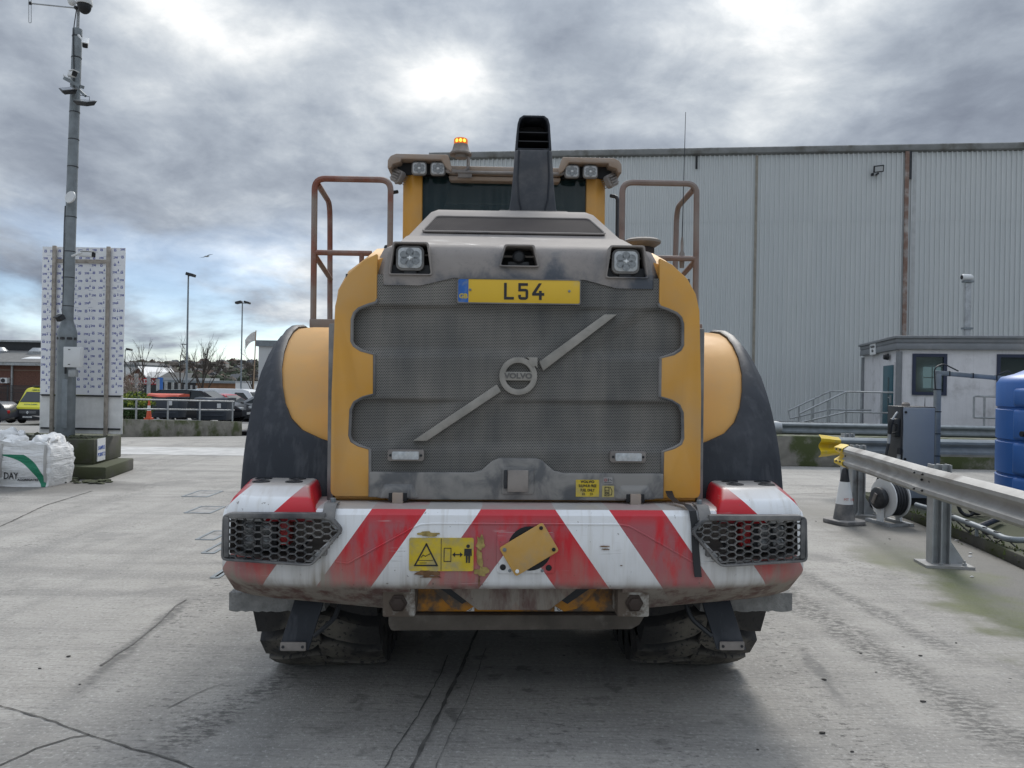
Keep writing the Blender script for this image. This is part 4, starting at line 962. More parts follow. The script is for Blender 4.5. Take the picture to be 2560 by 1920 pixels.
# drain covers
M_IRON = mat('dusty_iron', (.20, .195, .185), .8, .1, var=.25, scale=10, dust=(.31, .305, .295), dscale=5, dlo=.35, dhi=.6, bump=.3)
for i, (q, lab) in enumerate([((452, 1228, 560, 1242), 'farthest of the iron covers in the yard left of the loader'), ((458, 1267, 566, 1283), 'second farthest iron cover left of the loader, in line with the others'),
        ((486, 1328, 580, 1350), 'wide iron cover in the row beside the loader bumper'), ((501, 1354, 590, 1384), 'iron cover just behind the one half hidden by the bumper end'), ((523, 1412, 600, 1446), 'nearest iron cover, half hidden by the left bumper end')]):
    p0 = G(q[0], q[3]); p1 = G(q[2], q[1]); p2 = G(q[0], q[1])
    x0, x1, y0, y1 = p0.x, p1.x, p0.y, p1.y
    t_ = thing('drain_cover', lab, 'drain cover', ((x0 + x1) / 2, (y0 + y1) / 2, 0), 0, 'iron covers set in the yard'); w_, h_ = (x1 - x0), (y1 - y0)
    MB().ringprism(rrect(w_, h_, .01, 1), rrect(w_ - .06, h_ - .06, .01, 1), 'z', -.01, .007).build('frame', M_STEELD, t_)
    k = MB(); k.prism(rrect(w_ - .075, h_ - .075, .01, 1), 'z', -.01, .004); k.build('lid', M_IRON, t_)
# grit and scraps of litter
def scrap(px, py, s, m, lab, cat, z=0, seed=0, grp=None):
    q = G(px, py, z); rr = random.Random(seed); k = MB(); k.blob((0, 0, s * .28), (s, s * .7, s * .28), 1, .35, seed)
    tag(k.build(cat.replace(' ', '_'), m, None, q, smooth=0), lab, cat, grp)
M_STONE = flat('dark_stone', (.035, .033, .03), .9); M_PAPER = flat('paper', (.66, .65, .63), .9)
scrap(2054, 1833, .016, M_STONE, 'black pebble alone on the concrete at the bottom right', 'pebble', 0, 1)
for i, q in enumerate([(2190, 1681), (2152, 1634), (2308, 1755), (1894, 1875), (2390, 1608), (2060, 1700), (1880, 1470), (2040, 1304), (2224, 1348), (2212, 1360), (100, 1672), (172, 1642), (200, 1712), (2130, 1880), (2300, 1640)]):
    scrap(q[0], q[1], .008 + .003 * (i % 3), M_STONE, 'small dark chip of stone loose on the yard concrete', 'stone chip', 0, i + 3, 'loose stone chips on the concrete')
for i, (q, lab, m_) in enumerate([((2385, 1342), 'orange and white crumpled wrapper by the kerb behind the guardrail post', flat('orange_wrapper', (.55, .22, .10), .8)), ((2392, 1352), 'torn white paper strip lying just below the orange wrapper', M_PAPER), ((2378, 1366), 'scrap of white paper against the foot of the guardrail post', M_PAPER),
        ((2425, 1384), 'folded white scrap on the damp ground right of the post base', M_PAPER), ((2424, 1392), 'thin white shred below the folded scrap by the kerb', M_PAPER), ((2430, 1443), 'pale lump of litter nearest the bottom of the damp green patch', M_PAPER), ((2290, 1300), 'crumpled white bag by the kerb end beside the hose reel', M_PAPER)]):
    scrap(q[0], q[1], .022 if i != 6 else .05, m_, lab, 'litter', 0, i + 40)

# ================================================================== warehouse
WA, WD = Vector((-3.4, 31.6)), Vector((22.5, -2.6)).normalized()
wang = math.atan2(WD.y, WD.x)
wh = thing('warehouse', 'large pale grey warehouse clad in upright corrugated steel sheets', 'warehouse', (WA.x, WA.y, 0), wang)
def clad_mat():
    m, t, p = newmat('grey_cladding'); oc = coords(t)
    oi = t.new('ShaderNodeObjectInfo').outputs['Random']
    n = t.noise(oc, .9, 5); st_ = t.noise(t.scale(oc, (7, 7, .35)), 1.0, 4, .55)
    c = t.mix(n, (.54, .565, .565), (.60, .615, .61)); c = t.mix(t.map(oi, 0, 1, 0, .25), c, (.49, .52, .53))
    c = t.mix(t.map(st_, .55, .8, 0, .35), c, (.44, .45, .44))
    t.put(p.inputs['Base Color'], c); p.inputs['Roughness'].default_value = .45; return m
M_CLAD = clad_mat()
SW, PIT = 1.08, .18
def sheet(z0, z1):
    b = MB(); prof = []
    for k in range(6):
        x = k * PIT; prof += [(x, 0), (x + .110, 0), (x + .122, -.055), (x + .158, -.055)]
    prof.append((SW - .001, 0))
    r0 = [b.v((x, y, z0)) for x, y in prof]; r1 = [b.v((x, y, z1)) for x, y in prof]
    for i in range(len(prof) - 1): b.face([r0[i], r0[i + 1], r1[i + 1], r1[i]])
    zz = z0 + .35
    while zz < z1:
        for k in (1, 4): b.lathe([(.016, -.054), (.012, -.066)], (k * PIT + .140, 0, zz), 'y', 6)
        zz += 2.1
    me = b.mesh('cladding_sheet', M_CLAD, smooth=20); return me
S1, S2 = sheet(.32, 8.13), sheet(8.10, 10.78)
for i in range(30):
    for me, dy in ((S1, 0), (S2, -.007)): obj('cladding_sheet', me, wh, (i * SW, dy, 0))
WL = 30 * SW
MB().bb(-.02, WL, .02, .25, 0.0, 10.8).build('wall_lining', M_DARK, wh)
k = MB(); k.bb(.0, WL, .25, 34, .3, 10.7); k.build('back_volume', M_STEELD, wh)
MB().bb(0, WL, -.02, .10, -.1, .30).build('base_gap', M_DARK, wh)
k = MB(); k.prism([(-.03, 10.72), (-.16, 10.78), (-.16, 10.98), (-.12, 11.02), (.05, 11.06), (.3, 11.06), (.3, 10.72)], 'x', -.15, WL + .1); k.build('gutter', mat('weathered_gutter', (.19, .195, .19), .6, var=.2, scale=2, dust=(.11, .105, .09), dscale=1.5), wh, bevel=.01)
k = MB(); k.loft([[(-.1, 0.25, 11.06), (WL, .25, 11.06), (WL, 17, 12.2), (-.1, 17, 12.2)], [(-.1, 0.25, 11.0), (WL, .25, 11.0), (WL, 17, 12.1), (-.1, 17, 12.1)]]); k.build('roof', M_STEELD, wh)
MB().bb(-.05, .10, -.05, .04, .3, 10.8).build('corner_flashing', M_STEELD, wh)
def wx(px, py):            # how far along the front a pixel falls
    d = ray(px, py); n = Vector((-WD.y, WD.x)); t = WA.dot(n) / (d.x * n.x + d.y * n.y); q = Vector((d.x * t, d.y * t)); return (q - WA).dot(WD), CAM_H + d.z * t
M_RUSTP = mat('rust_streaked_pipe', (.36, .33, .31), .8, var=.25, scale=4, dust=(.21, .13, .10), dscale=2.5, dlo=.35, dhi=.6)
s0 = wx(2262, 600)[0]
MB().bb(s0 - .07, s0 + .07, -.13, -.057, .3, 10.75).build('down_pipe', M_RUSTP, wh)
MB().bb(s0 + .22, s0 + .36, -.066, -.056, .3, 10.75).build('sheet_joint', mat('pale_joint', (.42, .43, .43), .5), wh)
MB().bb(s0 + .06, s0 + .17, -.12, -.03, 9.7, 10.75).build('gutter_stain', M_DARK, wh)
s1 = wx(1888, 600)[0]
MB().bb(s1 - .05, s1 + .05, -.066, -.057, .3, 10.7).build('rust_streak', mat('rust_streak', (.27, .25, .21), .8, var=.2, dust=(.24, .15, .075), dscale=.8, dlo=.5, dhi=.7), wh)
s2 = wx(1741, 395)[0]; MB().bb(s2 - .04, s2 + .04, -.09, -.03, 10.2, 10.72).build('gutter_bracket', M_BLACK, wh)
s3, z3 = wx(2190, 427)
k = MB(); k.prism(rrect(.40, .26, .02, 2), 'y', -.03, .03); fl = k.build('flood_light', M_DARK, wh, (s3, -.28, z3), bevel=.01); fl.rotation_euler = (rad(22), rad(-8), rad(8))
MB().prism(rrect(.31, .18, .01, 2), 'y', -.036, -.029).build('lens', M_LENS, fl)
MB().bb(s3 - .03, s3 + .03, -.26, -.03, z3 - .19, z3 - .14).build('light_bracket', M_DARK, wh)
MB().bb(s3 - .20, s3 - .12, -.14, -.03, z3 - .21, z3 - .12).build('junction_box', M_DARK, wh)

# ================================================================== weighbridge office
ca = rad(-13.0)
of = thing('weighbridge_office', 'low white portable office cabin with grey fascia, teal door and navy window frames', 'cabin', (9.86, 19.6, 0), ca)
OW, OD, Z0, Z1 = 7.5, 4.1, .5, 2.66
M_CABW = mat('dirty_white_panel', (.68, .67, .69), .6, var=.05, dust=(.36, .35, .35), dscale=1.6, dlo=.5, dhi=.8, streak=.25)
M_FASC = mat('grey_fascia', (.19, .20, .215), .5, var=.1, dust=(.30, .30, .30), dscale=2, dlo=.5, dhi=.9)
M_NAVY = flat('navy_frame', (.014, .022, .055), .4)
wins = [(.30, 1.10, 1.50, 2.55), (2.22, 3.15, 1.50, 2.55), (4.4, 5.3, 1.50, 2.55)]
k = MB()                                             # front panels butted round the windows
xe = 0.0
for (a, c, z0, z1) in wins: k.bb(xe, a, 0, .10, Z0, Z1); k.bb(a, c, 0, .10, Z0, z0); k.bb(a, c, 0, .10, z1, Z1); xe = c
k.bb(xe, OW, 0, .10, Z0, Z1); k.bb(0, .10, .10, OD, Z0, Z1); k.bb(OW - .1, OW, .1, OD, Z0, Z1); k.bb(.1, OW - .1, OD - .1, OD, Z0, Z1); k.bb(.1, OW - .1, .1, OD - .1, Z0, Z0 + .05)
k.build('wall', M_CABW, of)
M_OGL = glass_mat('office_glass', (.03, .045, .042), .55, .04)
for (a, c, z0, z1) in wins:
    f = MB(); f.ringprism(rrect(c - a, z1 - z0, .004, 1, (a + c) / 2, (z0 + z1) / 2), rrect(c - a - .16, z1 - z0 - .16, .004, 1, (a + c) / 2, (z0 + z1) / 2), 'y', -.03, .05); fo = f.build('window', M_NAVY, of)
    MB().bb(a + .08, c - .08, .01, .016, z0 + .08, z1 - .08).build('pane', M_OGL, fo)
def of_hit(px, py, ly):
    M_ = Matrix.Translation((9.86, 19.6, 0)) @ Matrix.Rotation(ca, 4, 'Z'); Mi = M_.inverted(); o_ = Mi @ Vector((0, 0, CAM_H)); d_ = Mi.to_3x3() @ ray(px, py); t_ = (ly - o_.y) / d_.y; return o_ + d_ * t_
fa, fb_ = of_hit(2308, 970, 3.85), of_hit(2352, 918, 3.85)
MB().bb(fa.x, fb_.x, 3.85, 3.88, fa.z, fb_.z).build('far_window', glow_mat('daylit_window', (.45, .62, .66), .55), of)  # pane glows by itself, standing in for daylight from outside
k = MB(); xm, zm = (fa.x + fb_.x) / 2, (fa.z + fb_.z) / 2; k.bb(xm - .01, xm + .01, 3.83, 3.85, fa.z, fb_.z); k.bb(fa.x, xm - .01, 3.83, 3.85, zm - .01, zm + .01); k.bb(xm + .01, fb_.x, 3.83, 3.85, zm - .01, zm + .01); k.build('glazing_bar', M_DARK, of)
MB().bb(.3, 6, 2.0, 2.03, .6, 1.35).build('desk_front', M_DARK, of)
k = MB()
for z0, z1, o_ in ((2.65, 2.80, .10), (2.80, 2.83, .085), (2.83, 2.93, .10), (2.93, 3.0, .14)): k.bb(-o_, OW + o_, -o_, OD + o_, z0, z1)
k.build('fascia', M_FASC, of, bevel=.008)
for (x, y) in ((-.01, -.01), (0, OD), (OW, 0)): MB().lathe([(.075, Z0), (.075, 2.6)], (x, y, 0), 'z', 12).build('corner_post', M_FASC, of)
MB().bb(-.035, .0, .33, 1.50, .52, 2.34).build('door_frame', M_CABW, of)
dr = MB().bb(-.06, -.03, .40, 1.42, .56, 2.27).build('door', mat('teal_door', (.018, .085, .115), .4, var=.1), of, bevel=.006)
MB().bb(-.066, -.058, .74, .86, .75, 1.95).build('door_pane', M_OGL, dr)
k = MB(); k.bb(-.10, -.06, .46, .50, 1.28, 1.48); k.bar((-.10, .48, 1.42), (-.10, .66, 1.42), .02, .02); k.build('door_handle', M_STEEL, dr)
MB().lathe([(.07, -.16), (.09, -.04)], (0, .95, 2.50), 'x', 12).build('door_lamp', M_DARK, of)
sg = MB().bb(-.118, -.102, 2.10, 2.78, 2.62, 2.96).build('office_sign', M_WHITE, of)
MX = Matrix.Rotation(rad(-90), 4, 'Z') @ FACE_Y
for i, s_ in enumerate(('Weighbridge', 'Office')): lettering(s_, .10, M_PRINT, sg, (-.121, 2.44, 2.845 - .12 * i), M=MX, bold=.002)
k = MB()
for zz, xx in ((.32, 2.2), (.32, 5.2)): k.bb(xx, xx + .6, .05, OD, .28, .46)
k.bb(-.1, OW, -.05, OD, .44, .5); k.build('bearer', mat('tan_timber', (.33, .30, .25), .85, var=.2), of)
# camera on a stalk behind the office
q = R(2418, 806, 21.5)
cp_ = thing('camera_post', 'thin grey post with a small white camera rising behind the cabin roof', 'camera post', (q.x, q.y, 0))
k = MB(); k.bb(-.075, .075, -.05, .05, 0, 4.64); k.build('post', M_STEEL, cp_, bevel=.01)
for zz in (3.35, 4.66): MB().bb(-.13, .13, -.08, .08, zz, zz + .05).build('bracket', M_STEELD, cp_)
k = MB(); k.lathe([(.07, -.14), (.09, -.10), (.09, .10), (.05, .16)], (-.03, 0, 4.80), 'x', 14); k.build('camera', M_PLAS, cp_)
MB().lathe([(.06, -.15), (.06, -.13)], (-.03, 0, 4.80), 'x', 12).build('camera_lens', M_BLACK, cp_)

# weighbridge kerb wall, deck, rails
k = MB(); k.bb(2.2, 13.5, 15.9, 16.3, 0, .63); tag(k.build('kerb_wall', M_CONC, bevel=.02), 'long low mossy concrete wall in front of the cabin', 'wall')
k = MB(); k.bb(2.2, 16, 16.3, 26.5, 0, .42); tag(k.build('weighbridge_deck', M_CONCD), kind='structure')
def wprof(h=.134, dpt=.062):
    f = [(0, h), (-.012, h * .96), (-dpt, h * .70), (-dpt, h * .45), (-.012, h * .14), (-.008, 0), (-.012, -h * .14), (-dpt, -h * .45), (-dpt, -h * .70), (-.012, -h * .96), (0, -h)]
    return f + [(d + .006, z) for d, z in reversed(f)]
def wbeam(pts, z, name='beam', m=M_STEEL, h=.134, side=1, parent=None, base=(0, 0, 0)):
    P = [Vector((a, c, 0)) for a, c in pts]; secs = []
    for i, q in enumerate(P):
        td = (P[min(i + 1, len(P) - 1)] - P[max(i - 1, 0)]).normalized(); nn = Vector((td.y, -td.x, 0)) * side
        secs.append([tuple(q - nn * d + Vector((0, 0, z + zz)) - Vector(base)) for d, zz in wprof(h)])
    b = MB(); b.loft(secs); return b.build(name, m, parent, smooth=45)
M_GRAIL = mat('guardrail_steel', (.37, .37, .36), .6, .08, var=.14, scale=5, dust=(.27, .255, .235), dscale=2.2, dlo=.45, dhi=.75, up=.15, streak=.3, bump=.05)
M_YCAP = mat('yellow_cap_paint', (.68, .47, .02), .45, var=.08, scale=6, dust=(.42, .34, .12), dscale=7, dlo=.5, dhi=.8)
def gpost(parent, x, y, zt, rot=0, plate=True):
    R3 = Matrix.Rotation(rot, 3, 'Z'); b = MB(); w_, d_ = .15, .13
    for c, dd in (((0, 0, zt / 2), (.012, d_, zt)), ((-w_ / 2, 0, zt / 2), (.012, d_, zt)), ((w_ / 2, 0, zt / 2), (.012, d_, zt))): b.box(Vector((x, y, 0)) + R3 @ Vector(c), dd, R3)
    b.box(Vector((x, y, 0)) + R3 @ Vector((0, 0, zt / 2)), (w_ - .004, .010, zt - .004), R3); o = b.build('post', M_STEEL, parent)
    if plate:
        b = MB(); b.box(Vector((x, y, .012)) + R3 @ Vector((.05, 0, 0)), (.42, .28, .024), R3); b.build('base_plate', M_GRAIL, o)
        b = MB(); e = [Vector((x, y, 0)) + R3 @ Vector(c) for c in ((.081, -.01, .024), (.24, -.01, .024), (.081, -.01, .26), (.081, .01, .024), (.24, .01, .024), (.081, .01, .26))]
        b.loft([e[:3], e[3:]]); b.build('gusset', M_STEEL, o)
        for c in ((.19, -.09), (-.02, -.11), (.19, .09)):
            v_ = Vector((x, y, 0)) + R3 @ Vector((c[0], c[1], 0)); MB().lathe([(.020, .024), (.020, .045), (.010, .046), (.010, .07)], (v_.x, v_.y, 0), 'z', 6).build('anchor_bolt', M_STEEL, o)
    return o
GR = [(4.22, 9.72), (4.10, 8.7), (3.85, 7.1), (3.72, 5.9), (3.56, 4.6), (3.41, 3.2)]
gr = thing('guardrail', 'dull steel crash barrier with a yellow end, running towards the bottom right', 'guardrail', (3.92, 7.1, 0))
GB_ = (3.92, 7.1, 0)
wbeam(GR[:3], .765, parent=gr, m=M_GRAIL, base=GB_); wbeam([(3.868, 7.28), (3.85, 7.1), (3.72, 5.9), (3.56, 4.6), (3.41, 3.2)], .766, parent=gr, m=M_GRAIL, base=(3.925, 7.1, 0))
dirg = math.atan2(GR[3][1] - GR[2][1], GR[3][0] - GR[2][0])
gpost(gr, .03, -.02, .93, dirg + rad(90)); gpost(gr, 4.42 - 3.92, 9.80 - 7.1, .90, dirg + rad(90)); gpost(gr, 3.62 - 3.92 + .14, 4.5 - 7.1, .92, dirg + rad(90))
nb = Vector((-.992, .12, 0))
for dz_ in (.075, .010, -.075):
    for dt in (-.07, .07):
        c = Vector((3.845, 7.1 + dt, .765 + dz_)) + nb * (.078 if abs(dz_) > .05 else .012) - Vector(GB_)
        MB().blob(c, .013, 1, 0).build('bolt', M_DARK, gr)
MB().box(Vector((3.775, 6.05, .66)) - Vector(GB_) + Vector((-.028, 0, .05)), (.004, .06, .03), Matrix.Rotation(rad(8), 3, 'Z')).build('blue_mark', flat('blue_paint_mark', (.03, .09, .40), .6), gr)
yc = MB(); secs = []
for (x, y, k_) in ((4.215, 9.58, 1.02), (4.23, 9.72, 1.03), (4.235, 9.86, 1.0), (4.27, 9.95, .96)):
    secs.append([(x - d * -1.0 - 3.92 - .006, y - 7.1, .765 + z * k_) for d, z in wprof(.143, .082)])
yc.loft(secs); yco = yc.build('end_cap', M_YCAP, gr, smooth=45)
for (y, z) in ((9.63, .85), (9.74, .85), (9.63, .70), (9.74, .70), (9.66, .77)): MB().blob((4.215 - 3.92 - .085 * (abs(z - .77) > .05) - .01, y - 7.1, z), .014, 1, 0).build('bolt', M_DARK, yco)
g2 = thing('guardrail', 'second steel crash barrier crossing behind the fuel dispenser with a flared yellow end', 'guardrail', (5.2, 11.85, 0))
wbeam([(5.0, 11.8), (9.5, 11.8)], .735, parent=g2, m=M_STEELD, base=(5.2, 11.85, 0))
gpost(g2, 5.24 - 5.2, .12, .92, 0, False); gpost(g2, 3.0, .12, .92, 0, False)
b = MB(); secs = []
for (x, k_, dy) in ((5.02, .95, 0), (4.94, .98, .0), (4.84, 1.10, -.01), (4.71, 1.20, -.02)): secs.append([(x - 5.2, 11.8 - 11.85 + d * 1.15 + dy - .004, .735 + z * k_) for d, z in wprof(.145, .085)])
b.loft(secs); b.build('end_cap', M_YCAP, g2, smooth=45)
g3 = thing('guardrail', 'far steel barrier along the cabin deck with a blunt rounded end', 'guardrail', (5.9, 17.2, .42))
wbeam([(5.9, 17.2), (14, 17.0)], .30, parent=g3, m=M_STEELD, base=(5.9, 17.2, 0)); MB().lathe([(.15, -.14), (.16, 0), (.14, .1)], (0, -.05, .30), 'x', 14).build('end_cap', M_STEEL, g3)
for i in range(4): MB().bb(.45 + 2.3 * i, .57 + 2.3 * i, .02, .12, 0, .42).build('post', M_STEEL, g3)

# steps and handrails up to the office door
def of_pt(lx, ly, z): return Vector((lx, ly, z))
stp = thing('access_steps', 'galvanised steps with tubular handrails up to the cabin door', 'steps', (9.86, 19.6, 0), ca)
k = MB(); k.bb(-1.25, -.06, .2, 2.7, .42, .50); k.build('landing', M_STEELD, stp)
def rails(y, name='handrail'):
    k = MB(); r_ = .024
    k.tube([(-1.2, y, .5), (-1.2, y, 1.55), (-.08, y, 1.55)], r_, 6); k.tube([(-1.2, y, 1.02), (-.08, y, 1.02)], r_, 6); k.tube([(-.35, y, .5), (-.35, y, 1.55)], r_, 6)
    k.tube([(-1.2, y, 1.55), (-2.35, y, .95), (-2.3, y, .72), (-1.2, y, 1.02)], r_, 6); k.tube([(-2.05, y, .0), (-2.05, y, 1.08)], r_, 6); k.tube([(-1.65, y, .2), (-1.65, y, 1.3)], r_, 6)
    return k.build(name, M_STEEL, stp)
rails(.25); rails(2.65)
for i in range(3): MB().bb(-1.55 - .3 * i, -1.25 - .3 * i, .3, 2.6, .32 - .13 * i, .36 - .13 * i).build('tread', M_STEELD, stp)
hr2 = thing('barrier_rail', 'tubular handrail standing before the cabin front with a red notice', 'handrail', (9.86, 19.6, 0), ca)
k = MB()
k.tube(fillet([(1.55, -.55, .98), (1.55, -.55, 1.50), (5.5, -.55, 1.50)], .04), .024, 6); k.tube([(1.55, -.55, .98), (5.5, -.55, .98)], .024, 6)
for x in (1.78, 3.3, 4.8): k.tube([(x, -.55, .42), (x, -.55, 1.5)], .024, 6)
k.build('rail', M_STEEL, hr2)
nt = MB().bb(2.22, 2.72, -.60, -.585, 1.13, 1.30).build('red_notice', flat('notice_red', (.55, .02, .025), .5), hr2)
lettering('Please', .11, M_WHITE, nt, (2.43, -.604, 1.235), bold=.002)

# ================================================================== fuel island
IZ = .12
k = MB(); k.prism([(3.95, 2.5), (4.35, 4.5), (4.66, 6.95), (4.83, 8.1), (4.93, 9.3), (5.05, 11.2), (9.5, 11.2), (9.5, 2.5)], 'z', 0, IZ); tag(k.build('pavement', M_CONCD, bevel=.012), kind='structure')
b = MB(); rr = random.Random(3)                       # moss and weeds on the kerb edge
for i in range(420):
    t_ = rr.random(); y = 4.2 + 5.2 * t_; x = 4.24 + .068 * y + (.0 if y > 4.5 else -.1) + rr.uniform(.0, .14); h = rr.uniform(.008, .035) * (2.0 if rr.random() < .06 else 1)
    z = IZ if rr.random() < .8 else rr.uniform(.0, .1)
    if z < IZ: x -= .10
    a = rr.uniform(0, 6.3); dx_, dy_ = .012 * math.cos(a), .012 * math.sin(a)
    b.face([b.v((x - dx_, y - dy_, z)), b.v((x + dx_, y + dy_, z)), b.v((x + rr.uniform(-.02, .02), y + rr.uniform(-.02, .02), z + h))])
o = b.build('moss', flat('moss_green', (.07, .095, .02), .9), smooth=0); tag(o, 'tufts of moss and weeds along the kerb edge', 'moss', kind='stuff')
dp = thing('fuel_dispenser', 'tall grey fuel dispenser cabinet with black side and hanging nozzle', 'fuel pump', (5.255, 10.1, IZ))
M_DISP = mat('dispenser_grey', (.20, .235, .29), .45, var=.05, scale=4, dust=(.28, .29, .30), dscale=3, dlo=.5, dhi=.9)
MB().bb(-.225, .225, -.16, .19, .085, 1.28).build('cabinet', M_DARK, dp, bevel=.008)
do = MB().bb(-.20, .205, -.185, -.162, .10, 1.265).build('door', M_DISP, dp, bevel=.006)
for z in (.175, .60, 1.205): MB().lathe([(.016, -.186), (.016, -.197)], (-.175, 0, z), 'y', 12).build('lock', M_BLACK, do)
MB().bb(-.24, .36, -.12, .14, .02, .085).build('plinth_beam', M_DARK, dp)
for x in (-.15, .18): MB().bb(x, x + .06, -.1, .1, 0, .022).build('leg', M_STEELD, dp)
MB().lathe([(.05, 1.28), (.05, 1.31), (.03, 1.33)], (-.08, 0, 0), 'z', 12).build('filler_cap', M_LIME, dp)
MB().lathe([(.006, 1.28), (.002, 1.40)], (.17, 0, 0), 'z', 6).build('aerial', M_DARK, dp)
for i in range(7): MB().bb(-.232, -.225, -.12, .15, .34 + i * .03, .352 + i * .03).build('vent_slat', M_BLACK, dp)
nz = bpy.data.objects.new('nozzle', None); C.objects.link(nz); nz.parent = dp
k = MB(); k.tube(fillet([(-.26, -.14, 1.20), (-.30, -.16, 1.16), (-.345, -.18, 1.10)], .05), .014, 8); k.build('spout', M_STEEL, nz)
k = MB(); k.tube([(-.345, -.18, 1.10), (-.375, -.19, 1.04), (-.38, -.19, .92)], [.03, .032, .022], 8); k.tube(fillet([(-.34, -.19, 1.06), (-.28, -.19, 1.05), (-.27, -.19, .95), (-.35, -.19, .93)], .05), .010, 6); k.build('handle', M_BLACK, nz)
MB().tube([(-.382, -.19, .92), (-.392, -.19, .80)], .020, 8).build('swivel', M_STEEL, nz)
k = MB(); k.tube(fillet([(-.392, -.19, .80), (-.45, -.19, .50), (-.56, -.2, .25), (-.70, -.3, .0 + .02), (-.55, -.55, -.07), (-.45, -.72, .0)], .2, 8), .018, 8); k.build('hose', M_DARK, nz)
k = MB(); k.bb(-.30, -.226, -.16, .0, .88, 1.12); k.build('nozzle_holster', M_DARK, dp, bevel=.02)
n2 = bpy.data.objects.new('nozzle', None); C.objects.link(n2); n2.parent = dp
MB().tube([(-.25, -.18, .66), (-.26, -.19, .58)], .022, 8).build('swivel', M_STEEL, n2); MB().tube([(-.26, -.19, .58), (-.27, -.19, .25)], .018, 8).build('hose', M_DARK, n2); k = MB(); k.tube([(-.24, -.17, .74), (-.25, -.18, .66)], .03, 8); k.build('handle', M_BLACK, n2)
# hose reel
hr = thing('hose_reel', 'black hose wound on a white flanged reel beside the fuel dispenser', 'hose reel', (4.56, 9.25, 0), rad(12))
for x in (-.085, .10): MB().lathe([(.06, x), (.232, x), (.236, x + .006), (.232, x + .014), (.06, x + .014)], (0, 0, .31), 'x', 36).build('flange', M_WHITE, hr)
for i in range(5): MB().tube([(-.055 + i * .036, .195 * math.cos(a * .2618), .31 + .195 * math.sin(a * .2618)) for a in range(24)], .0185, 8, closed=True).build('hose_turn', M_DARK, hr)
MB().lathe([(.17, -.07), (.17, .1)], (0, 0, .31), 'x', 24).build('drum', M_BLACK, hr)
k = MB(); k.lathe([(.11, -.09), (.13, -.12), (.13, -.17), (.10, -.19), (.05, -.20)], (0, 0, .31), 'x', 20); k.build('hub_cover', M_DARK, hr, bevel=.004)
MB().box((-.205, .0, .31), (.02, .04, .13), Matrix.Rotation(rad(25), 3, 'X')).build('crank', M_DUSTY, hr)
k = MB(); k.bb(-.14, -.10, -.04, .04, .03, .30); k.bb(.12, .15, -.04, .04, .03, .30); k.build('stand', M_WHITE, hr)
k = MB(); k.bb(-.16, -.10, -.22, .22, 0, .035); k.bb(.11, .17, -.22, .22, 0, .035); k.bb(-.10, .11, -.2, -.16, 0.002, .03); k.build('foot_frame', M_STEEL, hr)
# pipe frame
pf = thing('pipe_frame', 'upright grey conduit with an arm reaching across to the blue tank', 'conduit frame', (5.78, 10.45, IZ))
MB().bb(-.035, .035, -.035, .035, 0, 1.72).build('upright', M_STEELD, pf, bevel=.004)
MB().bar((-.035, 0, 1.735), (.98, -.1, 1.66), .05, .06).build('arm', M_STEELD, pf, bevel=.004)
for i in range(5): MB().bb(-.039, .039, -.039, .039, .3 + i * .3, .312 + i * .3).build('cable_tie', M_BLACK, pf)
for i in range(3): MB().box((.14 + i * .3, -.018 - .03 * i, 1.723 - .022 * i), (.012, .06, .07)).build('cable_tie', M_BLACK, pf)
k = MB(); k.tube(fillet([(-.05, -.04, 1.5), (-.07, -.04, 1.80), (.05, -.04, 1.86), (.25, -.05, 1.76)], .1), .010, 6); k.tube(fillet([(.75, -.12, 1.72), (.88, -.12, 1.78), (.95, -.12, 1.70)], .05), .010, 6); k.build('cable', M_DARK, pf)
# blue tank
tk = thing('fuel_tank', 'big rounded blue plastic tank at the right edge', 'tank', (7.0, 9.1, IZ)); tk.scale = (1, 1, .95)
M_BLUE = mat('blue_plastic', (.022, .115, .38), .42, var=.08, scale=2, dust=(.08, .16, .36), dscale=2, dlo=.5, dhi=.9, streak=.15)
b = MB(); RT = 1.08
b.lathe([(RT, 0), (RT, .50), (RT - .02, .515), (RT - .02, .53), (RT, .545), (RT, .93), (RT - .02, .945), (RT - .02, .96), (RT, .975), (RT, 1.34), (RT - .02, 1.355), (RT - .02, 1.37), (RT, 1.385), (RT, 1.68), (RT - .05, 1.76), (RT - .18, 1.80), (.45, 2.02), (.3, 2.05)], (0, 0, 0), 'z', 64); b.build('shell', M_BLUE, tk, smooth=50)
b = MB()
for z0, z1 in ((0.02, .52), (.54, .95), (.97, 1.36), (1.38, 1.62)): b.bb(-1.10, -.60, -.42, -.02, z0, z1)
b.build('side_lobe', M_BLUE, tk, bevel=.05, seg=3)
k = MB(); k.tube(fillet([(-.92, -.62, 1.70), (-1.0, -.72, 1.45), (-1.14, -.60, 1.2), (-1.12, -.45, 1.06), (-1.02, -.44, 1.04)], .12), .012, 6); k.build('cable', M_DARK, tk)
MB().lathe([(.035, -1.14), (.035, -1.09)], (0, -.26, 1.06), 'x', 10).build('socket', M_BLACK, tk)
MB().bb(-1.108, -1.098, -.34, -.30, 1.12, 1.22).build('clip', M_WHITE, tk)
